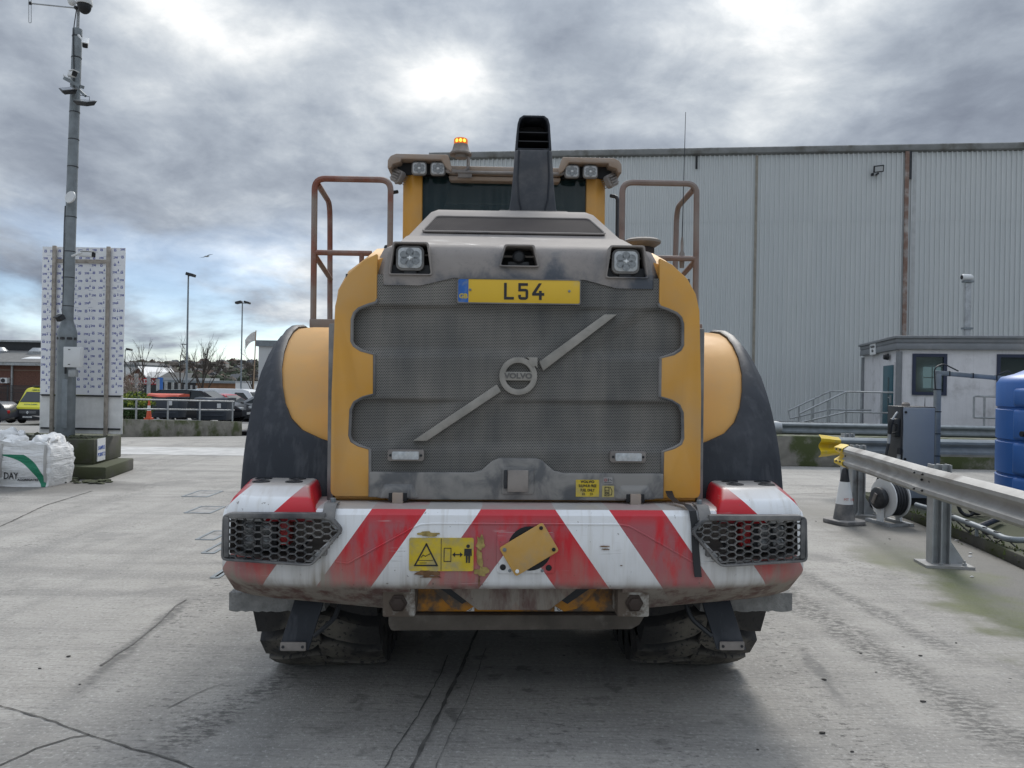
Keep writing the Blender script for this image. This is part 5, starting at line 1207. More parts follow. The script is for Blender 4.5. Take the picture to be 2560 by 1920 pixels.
# conduit along the island
cn = thing('conduit_pipe', 'long grey conduit pipe lying along the island with a cable tied under it', 'pipe', (0, 0, 0))
pts = [G(2290, 1262, .26), G(2345, 1278, .24), G(2460, 1322, .22), G(2512, 1346, .20), G(2535, 1350, .20), G(2640, 1352, .2)]
MB().tube(fillet(pts, .15), .030, 10).build('pipe', M_STEELD, cn)
for f_ in (.25, .5, .75, .9): q = pts[1].lerp(pts[3], f_); MB().box(q, (.03, .07, .07)).build('pipe_clip', M_BLACK, cn)
MB().tube([q + Vector((-.02, -.05, -.05 - .05 * math.sin(i * 2.1))) for i, q in enumerate([pts[1].lerp(pts[4], j / 9) for j in range(10)])], .007, 5).build('cable', M_DARK, cn)
for f_ in (.15, .62): q = pts[1].lerp(pts[3], f_); MB().bb(q.x - .012, q.x + .012, q.y - .012, q.y + .012, IZ, q.z).build('pipe_leg', M_STEELD, cn)
MB().tube([G(2445, 1318, .2), G(2500, 1296, .18)], .03, 8).build('branch_pipe', M_DARK, cn)
hc = thing('hose_coil', 'loops of black hose hanging low beside the blue tank', 'hose', G(2470, 1296, IZ))
for i, (ox, r_) in enumerate(((-.20, .13), (-.06, .12), (.03, .11))):
    MB().tube([(ox + r_ * .75 * math.cos(a * .2856), .06 * i + .10 * math.sin(a * .2856 * .5), .17 + r_ * 1.15 * math.sin(a * .2856)) for a in range(22)], .021, 8, closed=True).build('hose_loop', M_DARK, hc)
# grey and white cone
cq = G(2110, 1308)
cn1 = thing('traffic_cone', 'dirty grey and white traffic cone by the yellow barrier end', 'traffic cone', (cq.x, cq.y, 0), rad(20))
MB().prism([(-.20, -.13), (-.13, -.20), (.13, -.20), (.20, -.13), (.20, .13), (.13, .20), (-.13, .20), (-.20, .13)], 'z', 0, .05).build('base', M_CHAR, cn1, bevel=.012)
def cone_r(z): return .125 - .095 * (z - .05) / .62
for z0, z1, m_, nm in ((.05, .235, M_CHAR, 'lower_body'), (.235, .50, M_WHITE, 'white_sleeve'), (.50, .64, M_DARK, 'top_body')):
    MB().lathe([(cone_r(z0) + (.003 if m_ is M_WHITE else 0), z0), (cone_r(z1) + (.003 if m_ is M_WHITE else 0), z1)] + ([(.018, .665), (.012, .67)] if z1 > .6 else []), (0, 0, 0), 'z', 28).build(nm, m_, cn1)
lettering('MT 10', .045, flat('faded_red_print', (.5, .12, .1), .7), cn1, (-.02, -cone_r(.30) - .004, .295), M=Matrix.Rotation(rad(-20), 4, 'Z') @ FACE_Y)
# ================================================================== left side: plinth, mast, board, bags
pl = thing('concrete_plinth', 'stepped mossy concrete plinth carrying the camera mast and the board', 'plinth', (-7.4, 12.7, 0))
MB().prism([(-1.6, -.76), (1.12, -.76), (.86, .65), (-1.6, .65)], 'z', 0, .20).build('lower_step', M_CONCD, pl, bevel=.02)
MB().prism([(-1.3, -.46), (.77, -.46), (.58, .77), (-1.3, .77)], 'z', .20, .60).build('upper_block', M_CONCD, pl, bevel=.02)
sp = tag(MB().bb(-.012, 0, -.17, .17, -.18, .18).build('sample_sign', M_WHITE, None, (-6.655, 12.51, .42)), 'white SAMPLE POINT 2 notice fixed to the plinth corner', 'sign')
MXr = Matrix.Rotation(rad(90), 4, 'Z') @ FACE_Y
M_SBL = flat('sign_blue', (.03, .10, .42), .6)
sp.rotation_euler = (0, 0, rad(8.8))
for i, s_ in enumerate(('SAMPLE', 'POINT 2')): lettering(s_, .085, M_SBL, sp, (.002, 0, .03 - .11 * i), M=MXr, bold=.0015)
rr = random.Random(9); b = MB()
for i in range(46):
    x, y = rr.uniform(-8.2, -6.8), rr.uniform(12.4, 12.95); s_ = rr.uniform(.015, .05)
    b.blob((x, y, .60 + s_ * .4), (s_ * 1.3, s_, s_ * .6), 1, .3, i)
tag(b.build('rubble', M_CONCD, smooth=0), 'crumbs of rubble and moss on top of the plinth', 'rubble', kind='stuff')
b = MB()
for i in range(20): s_ = rr.uniform(.02, .07); b.blob((rr.uniform(-6.75, -6.05), rr.uniform(11.45, 11.85), s_ * .3), (s_ * 1.4, s_, s_ * .4), 1, .3, i + 60)
tag(b.build('rubble', M_CONCD, smooth=0), 'rubble and leaf litter on the ground between bag and plinth', 'rubble', kind='stuff')
# mast
mt = thing('camera_mast', 'tall galvanised mast with cameras, floodlights and a loop aerial', 'camera mast', (-7.37, 12.7, .60))
def mx(px, py, Y=12.62): return R(px, py, Y) - Vector((-7.37, 12.7, .60))
def octo(r_, cx, z, k=1.0): return [(cx + r_ * math.cos(rad(22.5 + 45 * i)), r_ * math.sin(rad(22.5 + 45 * i)) * k, z) for i in range(8)]
b = MB(); b.loft([octo(.150, 0, 0), octo(.146, .012, 1.62), octo(.150, .012, 1.64), octo(.150, .012, 1.72), octo(.095, .014, 1.90), octo(.090, .014, 1.92)]); b.build('mast_base', M_STEELD, mt, bevel=.004)
b = MB(); b.tube([(.014, 0, 1.90), (.05, 0, 4.2), (.095, 0, 6.73)], [.088, .082, .074], 16); b.build('mast_tube', M_STEELD, mt)
b = MB(); b.tube([(.098, 0, 6.7), (.11, 0, 7.20)], .024, 10); b.build('mast_tip', M_STEEL, mt)
def mcx(z): return .014 + (z - 1.9) / 4.83 * .081
for z in (2.15, 2.62, 3.05, 3.62, 4.45, 4.9, 5.35, 5.8, 6.25, 6.6):
    MB().lathe([(.089 - .002 * (z - 2), z), (.0895 - .002 * (z - 2), z + .014)], (mcx(z), 0, 0), 'z', 16).build('strap', M_DARK, mt)
k = MB(); k.tube([(mcx(z) - .045 + .02 * math.sin(z * 1.3), -.075, z) for z in (2.0, 2.3, 2.6, 2.9, 3.2, 3.5)] + [(mcx(3.8) - .075, -.05, 3.8)], .008, 5); k.tube([(mcx(z) - .03 * math.sin(z * 2), -.088, z) for z in (5.7, 6.0, 6.3, 6.6)] + [(.07, -.05, 6.8), (.09, -.03, 7.05)], .008, 5); k.build('mast_cable', M_DARK, mt)
cb = MB().bb(-.135, .135, -.06, .06, -.165, .165).build('control_box', M_PLAS, mt, mx(184, 893, 12.5), bevel=.008)
for z in (-.12, .12): MB().bb(-.055, -.02, -.064, -.058, z - .006, z + .006).build('box_latch', M_BLACK, cb)
MB().bb(-.06, .06, -.04, .05, -.06, .06).build('junction_box', M_STEEL, mt, mx(183, 933, 12.53), bevel=.008)
MB().bb(-.045, .045, -.154, -.14, .15, .95).build('access_door', M_STEELD, mt, (.075, -.0, 0), bevel=.004)
for z in (1.02, 1.13): MB().bb(-.012, .012, -.156, -.14, z, z + .16).build('slot', M_BLACK, mt, (.08 + (z - 1.02) * .25, 0, .02))
MB().lathe([(.152, 1.60), (.154, 1.64)], (.012, 0, 0), 'z', 8).build('collar_band', M_DARK, mt)
# cameras and lights
def bullet(px, py, rot, L_=.20, m=M_PLAS, Y=12.5, r_=.042):
    b = MB(); b.prism(rrect(.085, .085, .02, 3), 'y', -L_ / 2, L_ / 2); o = b.build('camera', m, mt, mx(px, py, Y), bevel=.006); o.rotation_euler = rot
    MB().prism(rrect(.075, .075, .015, 3), 'y', -L_ / 2 - .012, -L_ / 2 + .01).build('camera_front', M_BLACK, o)
    MB().prism(rrect(.10, .012, .004, 2, 0, .052), 'y', -L_ / 2 - .04, L_ / 2 - .02).build('sun_hood', m, o); return o
bullet(214, 108, (rad(38), 0, rad(25)), .24); bullet(181, 186, (rad(12), rad(10), rad(48)), .22)
bullet(217, 636, (rad(4), 0, rad(80)), .24, Y=12.55); bullet(152, 795, (rad(30), 0, rad(-20)), .10, M_DARK)
for pa, pb in (((196, 88), (207, 100)), ((160, 188), (178, 200)), ((180, 640), (205, 632)), ((150, 770), (153, 790))): MB().tube([mx(*pa, 12.58), mx(*pb, 12.52)], .018, 6).build('camera_arm', M_PLAS, mt)
def flood(px, py, rot, s_=.26):
    b = MB(); b.loft([[(x * .7, .07, z * .7) for x, z in rrect(s_, s_ * .75, .01, 1)], [(x, 0, z) for x, z in rrect(s_, s_ * .75, .01, 1)]]); o = b.build('flood_light', M_DARK, mt, mx(px, py, 12.5), bevel=.006); o.rotation_euler = rot
    MB().prism(rrect(s_ * .86, s_ * .6, .01, 1), 'y', -.008, .002).build('lens', M_LENSD, o)
flood(170, 222, (rad(-60), rad(-20), rad(40)), .24); flood(212, 252, (rad(-65), rad(10), rad(-15)), .30)
k = MB(); k.bar(mx(160, 195, 12.5), mx(200, 216, 12.5), .035, .05); k.bar(mx(195, 214, 12.55), mx(207, 218, 12.5), .05, .05); k.bar(mx(198, 225, 12.55), mx(214, 240, 12.5), .03, .04); k.build('light_bracket', M_STEELD, mt)
k = MB(); k.tube([mx(200, 238, 12.5), mx(224, 242, 12.5), mx(223, 256, 12.5)], .005, 5); k.build('light_wire', M_DARK, mt)
dsk = MB(); dsk.lathe([(.10, 0), (.104, .02), (.08, .045)], (0, 0, 0), 'y', 28); d_ = dsk.build('link_aerial', M_PLAS, mt, mx(174, 492, 12.52)); d_.rotation_euler = (rad(-12), 0, rad(-18))
dm = bpy.data.objects.new('dome_camera', None); C.objects.link(dm); dm.parent = mt; dm.location = mx(211, 12, 12.6)
MB().lathe([(.12, .0), (.125, .03), (.11, .12), (.06, .16), (.02, .165)], (0, 0, 0), 'z', 24).build('dome_cap', M_PLAS, dm)
b = MB(); b.blob((0, 0, -.02), (.105, .105, .13), 3, 0); b.build('dome_glass', M_BLACK, dm)
k = MB(); k.blob((0, 0, 0), (.07, .07, .085), 2, 0); k.build('mast_top_globe', M_PLAS, mt, mx(180, 2, 12.7))
k = MB(); k.tube([mx(72, 8, 12.65), mx(190, 20, 12.65)], .012, 6); k.build('aerial_arm', M_STEEL, mt)
k = MB(); k.tube(fillet([mx(72, -40, 12.65), mx(72, 57, 12.65), mx(78, 57, 12.65), mx(78, -40, 12.65)], .02), .006, 6); k.build('loop_aerial', M_STEEL, mt)
k = MB(); k.blob(mx(76, 8, 12.65), .03, 2, 0); k.blob(mx(190, 19, 12.62), .035, 2, 0); k.build('clamp', M_DARK, mt)
# board with protective film
bd = thing('film_covered_board', 'tall white sheet board still wearing blue-printed film, on timber posts', 'board', (-7.33, 13.1, .60))
bx0, bx1 = -8.03 + 7.33, -6.62 + 7.33
M_FILM = mat('film_white', (.80, .81, .83), .35, var=.03)
MB().bb(bx0, bx1, -.006, .006, .69, 3.20).build('upper_sheet', M_FILM, bd)
MB().bb(bx0, bx1, -.006, .006, .03, .675).build('lower_sheet', mat('dirty_white_sheet', (.72, .72, .71), .5, dust=(.55, .54, .51), dscale=2, dlo=.4, dhi=.8), bd)
for z in (.66, .10): MB().bb(bx0 + .03, bx1 - .03, -.03, -.007, z, z + .028).build('batten', M_DARK, bd)
M_TIMB = mat('weathered_timber', (.30, .27, .235), .85, var=.25, scale=12, dust=(.42, .38, .33), dscale=6, dlo=.45, dhi=.7, bump=.3)
for px in (132, 267): q = R(px, 900, 13.05); MB().bb(q.x + 7.33 - .028, q.x + 7.33 + .028, -.075, -.031, 0, 3.21).build('timber_post', M_TIMB, bd, bevel=.004)
MB().bb(R(132, 650, 13.05).x + 7.33, R(267, 650, 13.05).x + 7.33, -.032, -.0075, 2.93, 2.99).build('timber_rail', M_TIMB, bd)
M_FB = flat('film_print_blue', (.05, .075, .32), .5)
tm = text_mesh('298', .050, bold=.0012, depth=.0003)
fb = MB(); base = FACE_Y; rr2 = random.Random(31)
cols = 12; cp0 = bx0 + .05
for c in range(cols):
    for r_ in range(19):
        if rr2.random() < .03: continue
        x, z = cp0 + c * .119 + rr2.uniform(-.006, .006), .80 + r_ * .129 + rr2.uniform(-.006, .006) + .004 * c
        if (c + r_) % 2: fb.add(tm, Matrix.Translation((x, -.0068, z)) @ base)
        else:
            fb.ringprism([(x + a, z + d) for a, d in rrect(.040, .036, .002, 1)], [(x + a, z + d) for a, d in rrect(.018, .014, .002, 1)], 'y', -.0072, -.006); fb.bb(x - .022, x + .022, -.0072, -.006, z + .029, z + .033)
    if c % 2 == 0:
        for r_ in range(17):
            x, z = cp0 + c * .119 + .055, .74 + r_ * .138; fb.bb(x - .005, x + .005, -.0072, -.006, z, z + .03); fb.prism([(x - .016, z + .004), (x + .016, z + .004), (x, z - .016)], 'y', -.0072, -.006)
for r_ in range(16):
    for c in range(6): fb.bb(cp0 + c * .238 + .03, cp0 + c * .238 + .10, -.007, -.006, .86 + r_ * .146, .8625 + r_ * .146)
o = fb.build('film_print', M_FB, bd, smooth=0); o['kind'] = 'stuff'

# bulk bags
def bag_mat():
    m, t, p = newmat('woven_white_bag'); oc = coords(t); x, y, z = t.sep(oc)
    n = t.noise(oc, 6, 5); c = t.mix(n, (.74, .74, .73), (.84, .84, .835))
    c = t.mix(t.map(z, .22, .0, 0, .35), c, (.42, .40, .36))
    # printed green sweep on the front face: between two arcs
    fx = t.math('DIVIDE', t.math('ADD', x, .30), .64)
    lo = t.math('SUBTRACT', .44, t.math('ADD', t.math('MULTIPLY', fx, .12), t.math('MULTIPLY', t.math('POWER', t.math('MAXIMUM', fx, 0.001), 3.2), .46)))
    hi = t.math('ADD', lo, t.math('ADD', .055, t.math('MULTIPLY', fx, .15)))
    band = t.math('MULTIPLY', t.math('MULTIPLY', t.math('GREATER_THAN', z, lo), t.math('LESS_THAN', z, hi)), t.math('MULTIPLY', t.math('LESS_THAN', y, -.30), t.math('MULTIPLY', t.math('GREATER_THAN', x, -.30), t.math('LESS_THAN', x, .335))))
    band = t.math('MULTIPLY', band, t.math('LESS_THAN', z, .46))
    c = t.mix(band, c, (.015, .21, .115))
    t.put(p.inputs['Base Color'], c); p.inputs['Roughness'].default_value = .55
    t.put(p.inputs['Normal'], t.bump(t.math('ADD', t.noise(t.scale(oc, (4, 4, 26)), 1.0, 5, .6, .4), t.math('MULTIPLY', t.noise(oc, 14, 3), .5)), .75, .03)); return m
M_BAG = bag_mat()
def bag_front(x, z): return -.375 - .045 * math.cos(x * 3.6) * math.sin(min(1, max(0, z / .62)) * math.pi * .9 + .2) - .008 * math.sin(z * 30 + x * 4)
def bulk_bag(name_label, loc, rz, seed, k=1.0, printed=False):
    b = MB(); bmesh.ops.create_cube(b.bm, size=1.0); bmesh.ops.subdivide_edges(b.bm, edges=b.bm.edges[:], cuts=15, use_grid_fill=True)
    for v in b.bm.verts:
        x, y, z = v.co.x, v.co.y, v.co.z + .5; rr_ = Vector((x, y))
        m_ = max(abs(x), abs(y)); L2 = rr_.length
        if L2 > 1e-6: rr_ = rr_ * (.82 + .18 * (m_ / L2) * 1.25)
        bul = .75 + .06 * math.sin(math.pi * min(1, z * .95)) - .10 * max(0, z - .8) / .2
        px_, py_ = rr_.x * bul, rr_.y * (bul + .07) * (1 if rr_.y < 0 else .55)
        nn = mnoise.noise(Vector((x * 3 + seed, y * 3, z * 3))); n2 = mnoise.noise(Vector((x * 8 + seed, y * 8, z * 10)))
        zz = z * .66 + (.05 * nn + .02 * n2) * (z > .7)
        if z > .97: zz += .10 * math.sin(x * 7 + seed) * math.cos(y * 6 + seed * 2) * (1 - m_ * .6) + .05 * n2 - .06 * (1 - 2 * m_) * 1
        dpx = .012 * n2 * (.3 + z); px_ += dpx * x * 4; py_ += dpx * y * 4
        if printed and v.co.y < -.499 and .02 < z < .92: py_ = bag_front(px_, zz)
        v.co = (px_ * k, py_ * k, zz * k)
    t_ = thing('bulk_bag', name_label, 'bulk bag', loc, rz, 'white bulk bags beside the plinth')
    b.build('sack', M_BAG if printed else M_BAG2, t_, smooth=70)
    for i, (px_, py_, ax) in enumerate(((.22, -.2, .16), (-.24, -.18, .17), (.1, .2, .14))):
        b = MB(); b.blob((px_ * k, py_ * k, .66 * k), (ax * k, .14 * k, .085 * k), 4, 0)
        for v in b.bm.verts: v.co += Vector((0, 0, 1)) * .06 * mnoise.noise(v.co * 8 + Vector((seed + i, 0, 0))) + v.co.normalized() * .03 * abs(mnoise.noise(v.co * 17))
        b.build('bunched_top', M_BAG2, t_, smooth=70)
    for sx in (-1, 1):
        k_ = MB(); k_.loft([[(sx * .325 * k - .018, y, z), (sx * .325 * k + .018, y, z), (sx * .325 * k + .018, y + .006, z), (sx * .325 * k - .018, y + .006, z)] for y, z in ((-.375 * k, .02), (-.405 * k, .2), (-.405 * k, .45), (-.385 * k, .60), (-.30 * k, .70))]); k_.build('lifting_strap', M_STRAP, t_)
    return t_
M_BAG2 = mat('woven_white_cloth', (.70, .70, .69), .55, var=.06, scale=5, bump=.7, bscale=9); M_STRAP = mat('grey_webbing', (.42, .41, .39), .8, bump=.3)
b1 = bulk_bag('full white bulk bag with a green printed sweep and DAY lettering', (-7.02, 11.46, 0), rad(0), 2.0, .98, True)
def on_bag(body, size, x, z, sx=1.0, bold=0.0):
    me = text_mesh(body, size, bold=bold, align='LEFT', depth=.0004, sx=sx); me.transform(FACE_Y); me.transform(Matrix.Translation((x, 0, z)))
    bm = bmesh.new(); bm.from_mesh(me); bmesh.ops.triangulate(bm, faces=bm.faces)
    bmesh.ops.subdivide_edges(bm, edges=[e for e in bm.edges if e.calc_length() > .03], cuts=2)
    for v in bm.verts: v.co.y = bag_front(v.co.x / .98, v.co.z / .98) * .98 - .014 + v.co.y
    bm.to_mesh(me); bm.free(); me.materials.clear(); me.materials.append(M_PRINT); obj('lettering', me, b1)
on_bag('DAY', .135, -.27, .15, .80, .0015); on_bag('AGGREGATES', .044, -.06, .10, 1.05, .0015)
k = MB(); k.loft([[(x, bag_front(x, .10) - .013, z) for z in (.134, .137)] + [(x, bag_front(x, .10) - .011, z) for z in (.137, .134)] for x in (-.06, 0, .10, .20)]); k.build('printed_rule', M_PRINT, b1)
bulk_bag('slumped white bulk bag partly behind the printed bag, cut by the left edge', (-8.0, 12.0, 0), rad(20), 7.3, 1.0)
tag(MB().bb(-.24, .24, -.25, .25, 0, .42).build('concrete_block', M_CONCD, None, (-7.62, 11.10, 0), bevel=.015), 'dark concrete block standing left of the printed bag', 'concrete block')

# ================================================================== car park beyond
M_DCK = mat('car_park_tarmac', (.10, .10, .10), .9, var=.2, scale=2)
W0, W1 = Vector((-11.6, 20.3, 0)), Vector((-9.45, 26.7, 0))
b = MB(); dv_ = (W1 - W0).normalized(); nv = Vector((-dv_.y, dv_.x, 0)) * .13
secs = []
for t_ in (0, .25, .5, .75, 1):
    q = W0.lerp(W1, t_); zt = .50 + (.13 - .50) * t_; zb = gz(q.x, q.y) - .1
    secs.append([tuple(q - nv + Vector((0, 0, zb))), tuple(q + nv + Vector((0, 0, zb))), tuple(q + nv + Vector((0, 0, zt))), tuple(q - nv + Vector((0, 0, zt)))])
b.loft(secs); tag(b.build('retaining_wall', M_CONC, bevel=.01), 'low mossy retaining wall carrying a two-rail handrail', 'wall')
b = MB(); e = [[(-12.0, 20.4, .42), (-9.5, 26.6, .06), (-8.5, 30, -.10), (-6.5, 36, -.46), (-6, 41, -.66), (-6, 60, -1.45)], [(-15, 24, .35), (-14, 28, .12), (-13.5, 31, -.06), (-13.4, 36, -.44), (-14, 41, -.64), (-20, 60, -1.42)]]
rows = [[b.v(p) for p in r_] for r_ in e]
for i in range(5): b.face([rows[0][i], rows[0][i + 1], rows[1][i + 1], rows[1][i]])
tag(b.build('parking_surface', M_DCK), kind='structure')
hr_ = thing('handrail', 'two-rail galvanised handrail along the retaining wall', 'handrail', (W0.x, W0.y, .5))
def wp(t_, z): return W0.lerp(W1, t_) + Vector((0, 0, z)) - Vector((W0.x, W0.y, .5))
for z0, z1 in ((1.03, .83), (.76, .53)): MB().tube([wp(0, z0), wp(.96, z1)], .024, 8).build('rail', M_STEEL, hr_)
for px in (182, 262, 341, 420, 500, 582):
    d = ray(px, 1000); n2 = Vector((-dv_.y, dv_.x)); t_ = W0.xy.dot(n2) / (d.x * n2.x + n2.y); q = Vector((d.x * t_, t_)); f_ = (q - W0.xy).dot(dv_.xy) / (W1 - W0).length
    MB().tube([wp(f_, .45 - .37 * f_), wp(f_, 1.03 - .2 * f_ / .96)], .028, 8).build('post', M_STEEL, hr_)
# wheelie bins
M_BIN = mat('dark_grey_bin_plastic', (.055, .065, .080), .5, var=.1, scale=3)
def bin_(label, px0, px1, pyb, Y, lid_m, tilt):
    a, c = R(px0, pyb, Y), R(px1, pyb, Y); w_ = c.x - a.x
    t_ = thing('wheelie_bin', label, 'wheelie bin', ((a.x + c.x) / 2, Y, a.z), 0, 'large waste bins in the car park'); h_ = .92
    b = MB(); b.loft([[(-w_ * .46, -.38, .12), (w_ * .46, -.38, .12), (w_ * .46, .38, .12), (-w_ * .46, .38, .12)], [(-w_ * .5, -.48, h_), (w_ * .5, -.48, h_), (w_ * .5, .48, h_), (-w_ * .5, .48, h_)]]); b.build('tub', M_BIN, t_, bevel=.03)
    MB().bb(-w_ * .52, w_ * .52, -.5, .5, h_ - .06, h_).build('rim', M_BIN, t_, bevel=.015)
    b = MB(); b.loft([[(-w_ * .52 + 1.04 * w_ * f_, y, h_ + z + .02 * math.sin(f_ * 9) * (y < 0)) for y, z in ((-.52, .0), (-.45, .07), (0, .12 + tilt), (.5, .10 + tilt), (.5, .0))] for f_ in (0, .15, .3, .45, .6, .75, .9, 1)]); b.build('lid', lid_m, t_)
    for i in range(4): MB().bb(-w_ * .4, w_ * .4, -.47 + .02 * i, -.44, .3 + .14 * i, .33 + .14 * i).build('rib', M_BIN, t_)
    for x in (-.36, .36): MB().lathe([(.09, -.03), (.09, .03)], (x * w_ / 1.3, -.25, .09), 'x', 12).build('wheel', M_BLACK, t_)
    MB().bb(w_ * .20, w_ * .32, -.49, -.47, .60, .78).build('notice', M_PLAS, t_)
bin_('grey waste bin with a sagging orange-red lid', 376, 458, 1050, 29.8, flat('orange_red_lid', (.55, .085, .045), .5), 0); bin_('grey waste bin with a grey lid, right of the orange-lidded one', 499, 577, 1056, 30.6, M_BIN, -.03)
cq = R(372, 1047, 24.3)
c2 = thing('traffic_cone', 'orange traffic cone with white band behind the handrail', 'traffic cone', cq)
M_ORC = flat('cone_orange', (.62, .10, .04), .6)
MB().bb(-.105, .105, -.105, .105, -.02, .03).build('base', M_ORC, c2)
for z0, z1, m_, nm in ((.03, .26, M_ORC, 'lower_body'), (.26, .42, M_WHITE, 'white_sleeve'), (.42, .62, M_ORC, 'top_body')): MB().lathe([(.085 - .065 * z0 / .62, z0), (.085 - .065 * z1 / .62, z1)], (0, 0, 0), 'z', 18).build(nm, m_, c2)
# leafy things
def leaf_cloud(name, parent, c, r, n, size, mats, seed, squash=1.0, heads=0):
    rr = random.Random(seed); b = MB()
    for i in range(n):
        while True:
            p = Vector((rr.uniform(-1, 1), rr.uniform(-1, 1), rr.uniform(-1, 1)))
            if .25 < p.length < 1: break
        k = 1 + .25 * mnoise.noise(p * 2.4 + Vector((seed, 0, 0))); q = Vector((c[0] + p.x * r[0] * k, c[1] + p.y * r[1] * k, c[2] + p.z * r[2] * k))
        if q.z < -.02: q.z = rr.uniform(0, .2)
        u = Vector((rr.gauss(0, 1), rr.gauss(0, 1), rr.gauss(0, 1) + .3)).normalized(); v_ = u.orthogonal().normalized(); s_ = size * rr.uniform(.6, 1.3)
        b.mi = (1 if heads and p.z > .1 and rr.random() < heads else 0)
        b.face([b.v(q - v_ * s_ * .35), b.v(q + u * s_ * .5 + v_ * .02), b.v(q + v_ * s_ * .35), b.v(q - u * s_ * .6)])
    return b.build(name, mats, parent, smooth=0)
q = R(338, 1046, 25.5); sh = thing('shrub', 'bright green bushy shrub behind the handrail', 'shrub', (q.x, q.y, .22))
leaf_cloud('foliage', sh, (0, 0, .40), (.62, .5, .50), 2600, .075, [flat('leaf_green', (.045, .085, .02), .7), flat('lime_flower_head', (.25, .30, .03), .7)], 4, heads=.55)
for i in range(6): MB().tube([(-.2 + .08 * i, 0, -.05), (-.4 + .16 * i, 0, .5)], .012, 5).build('stem', M_TIMB, sh)
M_DRY = flat('dry_stalks', (.24, .20, .155), .9); M_DRY2 = flat('pale_seed_heads', (.38, .33, .29), .9)
q = R(322, 1000, 29); ds = thing('dry_shrub', 'leafless pale brown shrub behind the green bush', 'shrub', (q.x, q.y, .0))
rr = random.Random(12); b = MB()
for i in range(60): a = rr.uniform(0, 6.3); b.tube([(0.1 * math.cos(a), .1 * math.sin(a), 0), (rr.uniform(-.35, .35), rr.uniform(-.3, .3), 1.0), (rr.uniform(-.6, .6), rr.uniform(-.4, .4), rr.uniform(1.3, 1.9))], [.012, .008, .004], 4)
b.build('branches', M_DRY, ds, smooth=0); leaf_cloud('seed_heads', ds, (0, 0, 1.25), (.60, .4, .65), 700, .05, [M_DRY2], 8)

